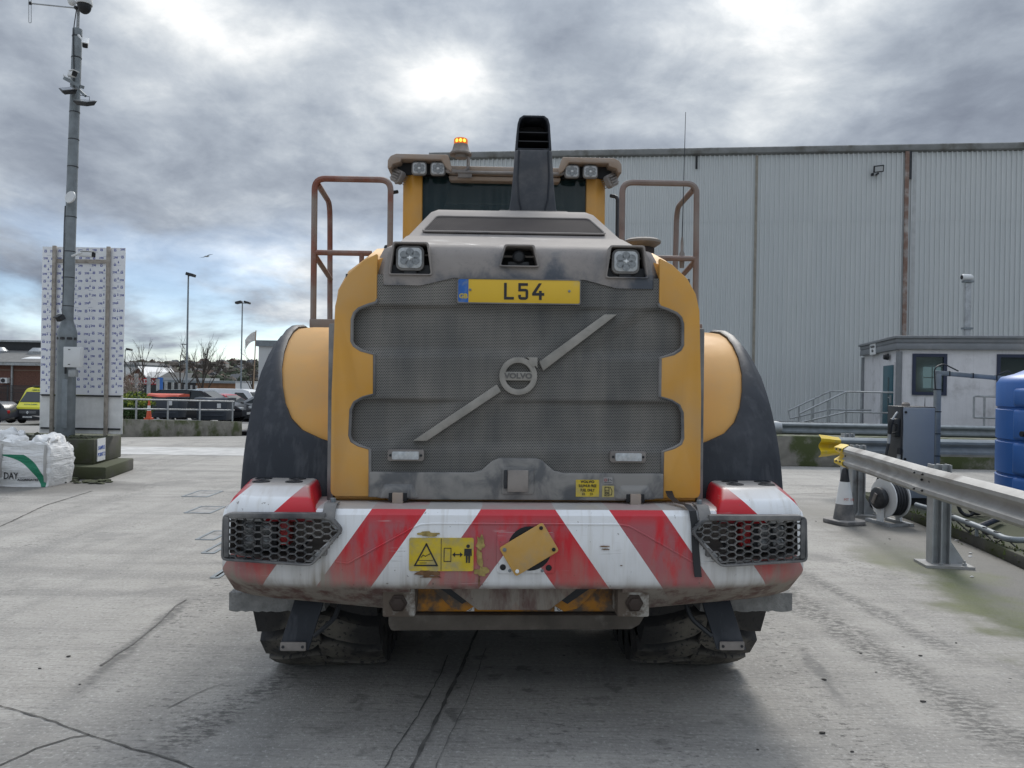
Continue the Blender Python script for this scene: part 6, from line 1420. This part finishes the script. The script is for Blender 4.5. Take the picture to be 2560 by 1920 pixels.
# vehicles
M_TYR2 = flat('car_tyre', (.02, .02, .022), .8); M_RIM2 = mat('alloy', (.40, .41, .42), .4, .6, var=.05)
M_CGL = mat('car_glass', (.02, .026, .03), .06, var=.05)
def paint(n, c, r_=.25): m = mat(n, c, r_, var=.03); return m
def car(label, loc, rz, paint_m, Lc=4.3, Wc=1.76, Hc=1.48, kind='hatch', cat='car', grp='cars parked beyond the yard'):
    """a car pointing along +X, its nose at +L/2"""
    t_ = thing('parked_car', label, cat, loc, rz, grp); h = Lc / 2
    belt = .92 if kind != 'van' else 1.05
    if kind == 'van': top = [(-h, .35), (-h + .01, 1.0), (-h + .06, Hc - .08), (-h + .25, Hc), (h * .30, Hc), (h * .46, Hc - .10), (h * .72, 1.10), (h * .94, .95), (h, .72), (h, .35)]
    elif kind == 'estate': top = [(-h, .42), (-h + .02, .85), (-h + .22, Hc - .16), (-h + .50, Hc - .02), (-h * .2, Hc), (h * .12, Hc - .04), (h * .50, .98), (h * .86, .82), (h, .62), (h, .34)]
    else: top = [(-h, .42), (-h + .03, .82), (-h + .30, 1.18), (-h + .62, Hc - .05), (-h * .15, Hc), (h * .10, Hc - .05), (h * .48, .96), (h * .86, .80), (h, .60), (h, .32)]
    prof = top + [(h * .78, .22), (-h * .78, .22)]
    def yy(z, s): return s * (Wc / 2) * (1 - (.17 * max(0, z - belt) / (Hc - belt)) - (.05 if z < .35 else 0))
    b = MB(); secs = []
    for s, inset in ((-1, .05), (-.985, 0), (-.6, 0), (0, 0), (.6, 0), (.985, 0), (1, .05)):
        secs.append([(x * (1 - inset * .5), yy(z, s), z - (inset * .4 if z > .5 else -inset * .4)) for x, z in prof])
    b.loft(secs); b.build('body', paint_m, t_, smooth=45)
    gl = [q for q in top if q[1] > belt - .02]
    def inset_poly(P, k=.86):
        cx = sum(p[0] for p in P) / len(P); cz = sum(p[1] for p in P) / len(P); return [(cx + (x - cx) * k, cz + (z - cz) * (k - .08)) for x, z in P]
    side = [(gl[0][0] + .10, belt)] + [(x, z) for x, z in gl if z > belt + .1] + [(gl[-1][0] - (.05 if kind != 'van' else .3), belt)]
    if kind == 'van': side = [(x, z) for x, z in side if x > h * .02]; side = [(h * .08, belt), (h * .08, Hc - .12), (h * .34, Hc - .12), (h * .62, belt)]
    sp_ = inset_poly(side)
    for s in (-1, 1):
        b = MB(); b.loft([[(x, yy(z, s) + s * .006, z) for x, z in sp_], [(x, yy(z, s) - s * .02, z) for x, z in sp_]]); b.build('side_window', M_CGL, t_)
        if kind != 'van': x_ = -h * .12; MB().bb(x_ - .03, x_ + .03, s * Wc * .40, s * (Wc * .487), belt, Hc - .08).build('window_post', paint_m, t_)
        MB().box((h * .40, s * (Wc / 2 + .07), belt + .05), (.10, .16, .12)).build('wing_mirror', M_DARK, t_, bevel=.02)
        MB().box((h * .93, s * Wc * .36, .68), (.20, .34, .14)).build('headlight', M_LENS, t_, bevel=.03)
        MB().box((-h * .985, s * Wc * .40, .80), (.08, .22, .20)).build('tail_light', M_RED, t_, bevel=.02)
    i0 = max(i for i, q in enumerate(top) if q[1] > Hc - .13); A, B_ = top[i0], top[i0 + 1]
    def lerp(f_): return (A[0] + (B_[0] - A[0]) * f_, A[1] + (B_[1] - A[1]) * f_)
    (xa, za), (xb, zb) = lerp(.10), lerp(.92)
    b = MB(); b.loft([[(xa + .012, yy(za, -.86), za + .010), (xa + .012, yy(za, .86), za + .010), (xb + .012, yy(zb, .9), zb + .010), (xb + .012, yy(zb, -.9), zb + .010)], [(xa - .02, yy(za, -.86), za - .02), (xa - .02, yy(za, .86), za - .02), (xb - .02, yy(zb, .9), zb - .02), (xb - .02, yy(zb, -.9), zb - .02)]]); b.build('windscreen', M_CGL, t_)
    for x in (h * .62, -h * .60):
        for s in (-1, 1):
            wo_ = bpy.data.objects.new('wheel', None); C.objects.link(wo_); wo_.parent = t_; wo_.location = (x, s * (Wc / 2 - .10), .31)
            MB().lathe([(.19, -.10), (.31, -.11), (.32, 0), (.31, .11), (.19, .112)], (0, 0, 0), 'y', 22).build('tyre', M_TYR2, wo_)
            b = MB(); b.lathe([(.19, -.10), (.20, .10), (.05, .09)], (0, 0, 0), 'y', 18); b.build('rim', M_RIM2, wo_)
    MB().bb(h * .995, h * 1.01, -.26, .26, .40, .51).build('number_plate', M_PLAS, t_)
    return t_
def at(px, py, Y): return R(px, py, Y)
car('black estate car parked behind the two waste bins', (at(505, 1055, 36).x, 36, -.44), 0, paint('black_paint', (.010, .011, .014), .12), 4.35, 1.8, 1.52, 'estate')
car('red hatchback parked beyond the black estate', (at(560, 1040, 40).x, 40.3, -.62), rad(-6), paint('red_paint', (.40, .015, .03), .2), 4.0, 1.7, 1.45)
car('white van behind the parked cars', (at(590, 1040, 47).x, 47, -.95), rad(-4), paint('white_van_paint', (.66, .68, .70), .3), 4.7, 1.85, 1.95, 'van', 'van')
car('silver car half hidden by the loader mudguard', (at(668, 1050, 38).x, 37.9, -.52), rad(176), paint('silver_paint', (.32, .33, .34), .25), 4.2, 1.75, 1.44)
car('dark grey hatchback cut off by the left edge', (at(-38, 1060, 50).x, 50, -1.55), rad(180), paint('dark_grey_paint', (.045, .047, .055), .25), 4.0, 1.7, 1.46)
# ambulance, facing the camera
am = thing('ambulance', 'yellow ambulance van with black grille facing the yard', 'ambulance', (at(85, 1060, 51).x, 51, -1.58), 0)
M_AMY = paint('ambulance_yellow', (.62, .58, .02), .35)
def fsec(y, w_, z0, z1): return [(-w_, y, z0), (w_, y, z0), (w_, y, z1 - .15), (w_ - .15, y, z1), (-w_ + .15, y, z1), (-w_, y, z1 - .15)]
b = MB(); b.loft([fsec(-.65, .90, .36, .96), fsec(-.60, .97, .32, 1.12), fsec(-.15, 1.0, .30, 1.42), fsec(.40, .99, .30, 2.08), fsec(.60, .98, .30, 2.34), fsec(1.2, .98, .30, 2.42), fsec(4.9, .98, .30, 2.42)]); b.build('body', M_AMY, am, bevel=.03)
b = MB(); b.loft([[(-.86, -.17, 1.44), (.86, -.17, 1.44), (.76, .39, 2.10), (-.76, .39, 2.10)], [(-.86, -.10, 1.38), (.86, -.10, 1.38), (.76, .45, 2.04), (-.76, .45, 2.04)]]); b.build('windscreen', M_CGL, am)
b = MB(); b.loft([[(-.92, -.70, .30), (.92, -.70, .30), (.92, -.70, .70), (.74, -.70, .98), (-.74, -.70, .98), (-.92, -.70, .70)], [(-.96, -.55, .30), (.96, -.55, .30), (.96, -.55, .70), (.77, -.55, 1.0), (-.77, -.55, 1.0), (-.96, -.55, .70)]]); b.build('bumper', M_DARK, am, bevel=.02)
for i in range(3): MB().bb(-.55, .55, -.715, -.70, (.72 + .06 * i), (.742 + .06 * i)).build('grille_bar', M_STEEL, am)
k = MB(); k.ringprism([(0, .87), (.07, .77), (0, .67), (-.07, .77)], [(0, .82), (.035, .77), (0, .72), (-.035, .77)], 'y', -.74, -.70); k.build('emblem', M_LENSW, am)
pt = MB().bb(-.30, .30, -.735, -.715, .42, .52).build('number_plate', M_PLAS, am); lettering('LM16 CDN', .085, M_PRINT, pt, (0, -.737, .47))
for s in sgn:
    b = MB(); b.prism([(s * .70, .70), (s * .88, .66), (s * .93, .82), (s * .90, 1.04), (s * .80, .92)], 'y', -.70, -.50); b.build('headlight', M_LENS, am, bevel=.01)
    MB().box((s * 1.14, .05, 1.35), (.16, .12, .34)).build('wing_mirror', M_DARK, am, bevel=.03); MB().lathe([(.2, -.1), (.34, -.1), (.34, .1), (.2, .1)], (s * .88, .15, .34), 'x', 18).build('wheel', M_TYR2, am)
MB().bb(-.62, .62, .75, 1.1, 2.40, 2.50).build('light_bar', M_DARK, am, bevel=.03)
lettering('AMBULANCE', .16, flat('ambulance_green', (.02, .10, .05), .5), am, (0, .475, 2.22), M=Matrix.Rotation(rad(-37), 4, 'X') @ FACE_Y, bold=.003)
me_ = text_mesh('AMBULANCE', .15, bold=.003); me_.transform(Matrix.Diagonal((-1, 1, 1, 1))); me_.transform(Matrix.Rotation(rad(-56), 4, 'X') @ FACE_Y); me_.materials.append(flat('ambulance_green_print', (.02, .10, .05), .5)); me_.materials[0] = me_.materials[-1]; obj('lettering', me_, am, (0, -.385, 1.285))
# brick building far left with fence
M_BRICK = mat('brown_brick', (.135, .065, .048), .9, var=.25, scale=9); M_SLATE = mat('grey_roof_sheet', (.14, .14, .135), .85, var=.25, scale=3)
bb_ = thing('brick_unit', 'long brown brick industrial unit with grey sheet roof', 'building', (-42, 58, -1.75), 0)
MB().bb(-14, 6.7, 0, 7, 0, 4.2).build('wall', M_BRICK, bb_)
for i in range(3): MB().bb(-14, 6.7, -.03, 0, 1.0 + i * 1.35, 1.08 + i * 1.35).build('brick_course', mat('pale_brick_course', (.20, .14, .11), .9), bb_)
rfo = MB(); rfo.loft([[(-14, -.3, 4.2), (6.8, -.3, 4.2), (6.8, 6, 5.35), (-14, 6, 5.35)], [(-14, -.3, 4.35), (6.8, -.3, 4.35), (6.8, 6, 5.5), (-14, 6, 5.5)]]); rfo = rfo.build('roof', M_SLATE, bb_)
MB().bb(-14, 6.7, 5.5, 7, 5.3, 6.1).build('clerestory', M_DARK, rfo); MB().bb(-14, 6.8, 5.3, 7.2, 6.1, 6.25).build('ridge_cap', M_STEEL, rfo); MB().bb(-14, 6.8, -.42, -.3, 4.1, 4.3).build('gutter', M_STEEL, bb_)
for x in (.4, 3.6): MB().lathe([(.7, 0), (.7, .3), (.4, .6)], (x, 4.3, 5.0), 'z', 12).build('roof_vent', M_STEEL, rfo)
MB().box((5.3, 1.8, 4.72), (2.2, 1.2, .06), Matrix.Rotation(rad(9), 3, 'X')).build('roof_light', M_WHITE, rfo)
MB().bb(4.28, 4.40, -.12, 0, 0, 4.2).build('down_pipe', M_STEEL, bb_)
ac = MB().bb(3.65, 4.15, -.35, 0, 2.75, 3.15).build('air_conditioner', M_WHITE, bb_); MB().lathe([(.16, -.37), (.16, -.35)], (3.85, 0, 2.95), 'y', 14).build('fan_grille', M_DARK, ac)
fc = thing('mesh_fence', 'tall dark mesh fence behind the ambulance', 'fence', (-36, 55.5, -1.75))
for i in range(9): MB().bb(-10 + 2.4 * i, -9.92 + 2.4 * i, -.04, .04, 0, 2.65).build('post', M_DARK, fc)
b = MB()
for i in range(300): x = -10 + .064 * i; b.bb(x, x + .022, -.01, .01, .05, 2.6)
for z in (.3, 1.2, 2.1, 2.6): b.bb(-10, 9.3, -.02, .02, z, z + .03)
o = b.build('fence_mesh', M_DARK, fc, smooth=0); o['kind'] = 'stuff'
# grey box building peeping left of the mudguard
gb = thing('grey_unit', 'grey flat-roofed building peeping out left of the loader mudguard', 'building', (-11.9, 45, -1.2))
MB().bb(-2.95, 3, 0, 6, 0, 4.75).build('wall', M_CLAD, gb); MB().bb(-3.08, 3.1, -.12, 6.1, 4.75, 5.1).build('fascia', M_STEELD, gb); f = MB().bb(-2.35, -1.2, -.05, .0, 3.35, 4.3).build('window', M_NAVY, gb); MB().bb(-2.28, -1.27, -.06, -.05, 3.42, 4.23).build('pane', M_CGL, f)
# concrete fence posts going away
fp = thing('slab_fence', 'row of upright grey slabs receding past the parked cars', 'fence', (0, 0, 0))
for px, Y, top in ((341, 40, 934), (372, 45, 941), (395, 50, 947), (415, 56, 952), (432, 62, 956), (448, 68, 958), (463, 74, 961), (478, 80, 963), (491, 86, 964)):
    q = R(px, top, Y); zb = gz(q.x, q.y); MB().bb(q.x - .085, q.x + .085, Y - .06, Y + .06, zb, q.z).build('fence_slab', M_STEEL, fp)
# street lights
def lamp(label, px, py_top, py_bot, Y, heads, m=M_STEELD, w_=.07, brk=None):
    tp_, bt = R(px, py_top, Y), R(px, py_bot, Y); q = Vector((tp_.x, Y, gz(tp_.x, Y)))
    t_ = thing('street_lamp', label, 'street lamp', q); H_ = tp_.z - q.z
    MB().lathe([(w_ * 1.5, 0), (w_ * 1.5, 1.0), (w_, 1.05), (w_ * .6, H_)], (0, 0, 0), 'z', 12).build('column', m, t_)
    for dx_, s_ in heads:
        hd = MB(); hd.prism(rrect(.42 * s_, .16 * s_, .03, 2), 'y', -.2, .2); ho = hd.build('lamp_head', M_DARK, t_, (dx_, -.05, H_ + .02)); ho.rotation_euler = (0, rad(14 if dx_ > 0 else -14), 0)
        MB().bar((0, 0, H_ - .05), (dx_, 0, H_ - .03), .04, .04).build('lamp_arm', m, t_)
    if brk: MB().bar((0, 0, H_ * brk), (-.35, 0, H_ * brk + .02), .05, .05).build('side_bracket', M_DARK, t_)
lamp('tallest street lamp beside the board, single flood head', 471, 688, 980, 45, [(.16, 1.1)], brk=.55); lamp('double-headed street lamp left of the flag', 606, 757, 985, 58, [(-.25, 1.1), (.38, 1.0)]); lamp('thin black street lamp just right of the board', 313, 874, 985, 62, [(.35, .9)], M_DARK, .05)
q = R(640, 826, 66); fg = thing('flag_pole', 'tattered white flag on a thin leaning pole', 'flag', (R(632, 960, 66).x, 66, gz(-20, 66)))
pt_ = q - Vector(fg.location); MB().tube([(0, 0, 0), tuple(pt_)], [.06, .04], 8).build('pole', mat('tan_pole', (.35, .25, .17), .7), fg)
b = MB(); g_ = [[(pt_.x - .05 - .85 * u, .08 * math.sin(u * 5 + v_ * 2), pt_.z - .1 - .8 * v_ - .75 * u * u) for v_ in (0, .25, .5, .75, 1 - .0)] for u in (0, .2, .4, .6, .8, 1)]
b.loft([[p for p in r_] + [(x, y + .012, z) for x, y, z in reversed(r_)] for r_ in g_]); b.build('flag_cloth', mat('flag_white', (.60, .58, .55), .8, var=.2), fg)
# gull
q = R(517, 641, 60); bd_ = thing('gull', 'small gull gliding in the sky above the street lamp', 'bird', q)
MB().blob((0, 0, 0), (.20, .07, .06), 2, 0).build('body', M_STEEL, bd_)
for s, e in ((1, .16), (-1, -.10)): MB().loft([[(.05, 0, .02), (-.08, 0, .02), (-.08, 0, .0), (.05, 0, 0)], [(s * .25 + .05, -.1, .12 * s + .02), (s * .25 - .08, -.1, .10 * s + .02), (s * .25 - .08, -.1, .09 * s), (s * .25 + .05, -.1, .10 * s)], [(s * .52, -.1, e), (s * .48, -.1, e), (s * .48, -.1, e - .01), (s * .52, -.1, e - .01)]]).build('wing', M_STEELD, bd_)
# bare trees
M_BARK = flat('bark', (.055, .045, .038), .9)
def tree(label, px, py_t, Y, seed, spread=.55, dens=3):
    tp_ = R(px, py_t, Y); zb = gz(tp_.x, Y); H_ = tp_.z - zb; t_ = thing('bare_tree', label, 'tree', (tp_.x, Y, zb), 0, 'bare trees beyond the car park'); rr = random.Random(seed)
    MB().tube([(0, 0, 0), (.03, 0, H_ * .25), (0, 0, H_ * .5)], [H_ * .018, H_ * .014, H_ * .010], 7).build('trunk', M_BARK, t_); b = MB()
    def br(p, d, L_, r_, lv):
        q1 = p + d * L_ * .5 + Vector((rr.uniform(-.05, .05), rr.uniform(-.05, .05), 0)) * L_; q2 = q1 + (d + Vector((rr.uniform(-.2, .2), rr.uniform(-.2, .2), .12))).normalized() * L_ * .5
        b.tube([p, q1, q2], [r_, r_ * .75, r_ * .45], 4)
        if lv > 0:
            for i in range(dens):
                f_ = rr.uniform(.35, 1); o_ = p.lerp(q2, f_); nd = (d + Vector((rr.uniform(-1, 1), rr.uniform(-1, 1), rr.uniform(-.1, .7))) * spread).normalized(); br(o_, nd, L_ * rr.uniform(.5, .72), r_ * .55, lv - 1)
    for i in range(5): a = i * 1.26 + rr.random(); z = H_ * (.28 + .05 * i); br(Vector((0, 0, z)), Vector((math.cos(a) * spread, math.sin(a) * spread, 1)).normalized(), (H_ - z) * .55, H_ * .008, 3)
    br(Vector((0, 0, H_ * .5)), Vector((.03, 0, 1)), H_ * .36, H_ * .009, 3); b.build('crown', M_BARK, t_, smooth=0)
tree('spindly bare tree just right of the board', 358, 872, 62, 3, .65); tree('faint bare tree left of the tall street lamp', 452, 864, 75, 5, .7, 2); tree('bushier bare tree right of the tall street lamp', 508, 862, 58, 9, .5, 4); tree('bare tree beside the flag pole', 632, 880, 70, 14, .6, 3)
# shops and sheds beyond
M_SHOP = flat('shop_red', (.40, .012, .02), .5); M_TRIM = flat('white_trim', (.66, .67, .67), .6); M_LROOF = flat('pale_roof', (.42, .42, .41), .7)
def P(px, py, Y): return R(px, py, Y)
sh1 = thing('gabled_shop', 'brick shop with white gable and a red name board', 'shop', (P(346, 960, 150).x, 150, -1.75)); zb = -1.75
def lz(py, Y, px=360): return R(px, py, Y).z + 1.75
gx = P(346, 916, 150).x
def X(px, Y=150): return P(px, 940, Y).x - gx
b = MB(); b.prism([(X(308), 0), (X(366), 0), (X(366), lz(940, 150)), (X(346), lz(917, 150)), (X(327), lz(934, 150)), (X(308), lz(945, 150))], 'y', 0, 14); b.build('wall', M_BRICK, sh1)
b = MB(); b.prism([(X(326), lz(934, 150)), (X(346), lz(916, 150)), (X(368), lz(942, 150)), (X(368), lz(945, 150)), (X(346), lz(920, 150)), (X(326), lz(937, 150))], 'y', -.5, 14); b.build('roof', M_TRIM, sh1)
b = MB(); b.loft([[(X(360), 2, lz(929, 150)), (X(408), 2, lz(929, 150)), (X(400), -1, lz(944, 150)), (X(372), -1, lz(944, 150))], [(X(360), 14, lz(929, 150)), (X(408), 14, lz(929, 150)), (X(400), 14, lz(946, 150)), (X(372), 14, lz(946, 150))]]); b.build('side_roof', M_LROOF, sh1)
MB().bb(X(366), X(400), .5, 13, 0, lz(945, 150)).build('side_wall', M_DARK, sh1)
sb = MB().bb(X(330), X(392), -.4, -.1, lz(961, 150), lz(945, 150)).build('name_board', M_SHOP, sh1); lettering('HOWDENS', 1.15, M_TRIM, sb, (X(361), -.45, lz(954, 150)), bold=.02, spacing=1.0)
MB().bb(X(330), X(392), -.2, .0, 0, lz(962, 150)).build('shop_front', M_CGL, sh1)
w1 = thing('white_shed', 'white flat-topped shed behind the gabled shop', 'building', (P(322, 950, 175).x, 175, -1.75))
def lz2(py): return R(322, py, 175).z + 1.75
MB().bb(-3.5, 2.2, 0, 12, 0, lz2(917)).build('wall', M_TRIM, w1); MB().bb(-3.7, 2.4, -.2, 12, lz2(917), lz2(911)).build('dark_band', M_STEELD, w1); MB().bb(-3.9, 2.6, -.4, 12, lz2(911), lz2(905)).build('roof', M_LROOF, w1)
w2 = thing('flat_roofed_unit', 'long low dark flat-roofed unit with a brick end', 'building', (P(490, 960, 135).x, 135, -1.75))
def X3(px): return P(px, 960, 135).x - P(490, 960, 135).x
def lz3(py): return R(490, py, 135).z + 1.75
MB().bb(X3(402), X3(489), 0, 10, 0, lz3(952)).build('dark_wall', M_DARK, w2); MB().bb(X3(489), X3(587), .1, 10, 0, lz3(957)).build('brick_wall', mat('orange_brick', (.22, .12, .07), .9, var=.2, scale=2), w2); MB().bb(X3(400), X3(589), -.3, 10.3, lz3(957), lz3(951)).build('roof', M_STEELD, w2)
MB().bb(X3(402), X3(500), 1, 9, lz3(951), lz3(945)).build('roof_plant', M_LROOF, w2)
w3 = thing('white_kiosk', 'small white kiosk left of the flag pole', 'building', (P(608, 965, 120).x, 120, -1.75))
MB().bb(-1.2, 1.6, 0, 3, 0, R(608, 956, 120).z + 1.75).build('wall', M_TRIM, w3); MB().bb(-1.3, 1.7, -.1, 3.1, R(608, 956, 120).z + 1.75, R(608, 956, 120).z + 1.95).build('roof', M_STEEL, w3)
tag(MB().bb(-.4, .4, -.05, .05, 0, 3.4).build('blue_sign', flat('sign_panel_blue', (.03, .14, .45), .5), None, (P(400, 960, 110).x, 110, -1.75)), 'upright blue sign panel beside the red shop', 'sign')
# hill with houses
M_HILL = mat('winter_hillside', (.085, .075, .055), .95, var=.35, scale=.02, col2=(.09, .10, .06))
def hz(x, y):
    rise = sst(330, 760, y); ht = 14.5 + 1.2 * math.sin(x * .021) + 1.0 * math.sin(x * .05 + 1) - max(0, (x + 240) * .018)
    return -2.2 + (ht + 2.2) * rise
b = MB(); b.grid(lambda a, c: (-620 + 720 * a, 330 + 520 * c, hz(-620 + 720 * a, 330 + 520 * c)), 60, 30); tag(b.build('hill', M_HILL, smooth=80), kind='structure')
hm = [flat('house_' + n, c, .9) for n, c in (('pale', (.45, .43, .40)), ('cream', (.36, .31, .25)), ('brick', (.17, .10, .075)), ('grey', (.24, .24, .24)))]
hr_m = [flat('tiles_' + n, c, .9) for n, c in (('brown', (.10, .065, .05)), ('slate', (.09, .095, .105)))]
HM = []
for wm in hm:
    for rm in hr_m:
        b = MB(); b.bb(-4, 4, -3.5, 3.5, -3, 4.6); b.mi = 1; b.prism([(-4.0, 4.6), (4.0, 4.6), (0, 7.2)], 'y', -3.7, 3.7); b.mi = 0; b.bb(1.6, 2.4, -.4, .4, 5, 7.8); b.mi = 2
        for x in (-2, 2):
            for z in (.8, 3.0): b.bb(x - .6, x + .6, -3.55, -3.5, z, z + 1.2)
        HM.append(b.mesh('house', [wm, rm, M_CGL], smooth=0))
rr = random.Random(21)
for i in range(80):
    y = rr.uniform(400, 745); x = rr.uniform(-.585, -.31) * y; o = obj('house', rr.choice(HM), None, (x, y, hz(x, y)), (0, 0, rad(rr.choice((0, 90)) + rr.uniform(-15, 15)))); o.scale = (rr.uniform(.45, .8),) * 3
    wi, ri = divmod(HM.index(o.data), 2); tag(o, 'small %s house with %s roof among trees on the far hillside' % (('pale', 'cream', 'red brick', 'grey')[wi], ('brown', 'slate')[ri]), 'house', '%s %s-roofed houses on the far hillside' % (('pale', 'cream', 'brick', 'grey')[wi], ('brown', 'slate')[ri]))
b = MB()
for i in range(700):
    y = rr.uniform(380, 790); x = rr.uniform(-.60, -.28) * y; s_ = rr.uniform(1.4, 3.6); b.mi = rr.randrange(3); b.blob((x, y, hz(x, y) + s_ * .5), (s_, s_, s_ * .9), 1, .35, i)
o = b.build('far_wood', [flat('wood_brown', (.055, .045, .035), .95), flat('wood_grey', (.075, .065, .055), .95), flat('wood_green', (.035, .045, .025), .95)], smooth=0); tag(o, 'winter trees massed over the far hillside', 'woodland', kind='stuff')
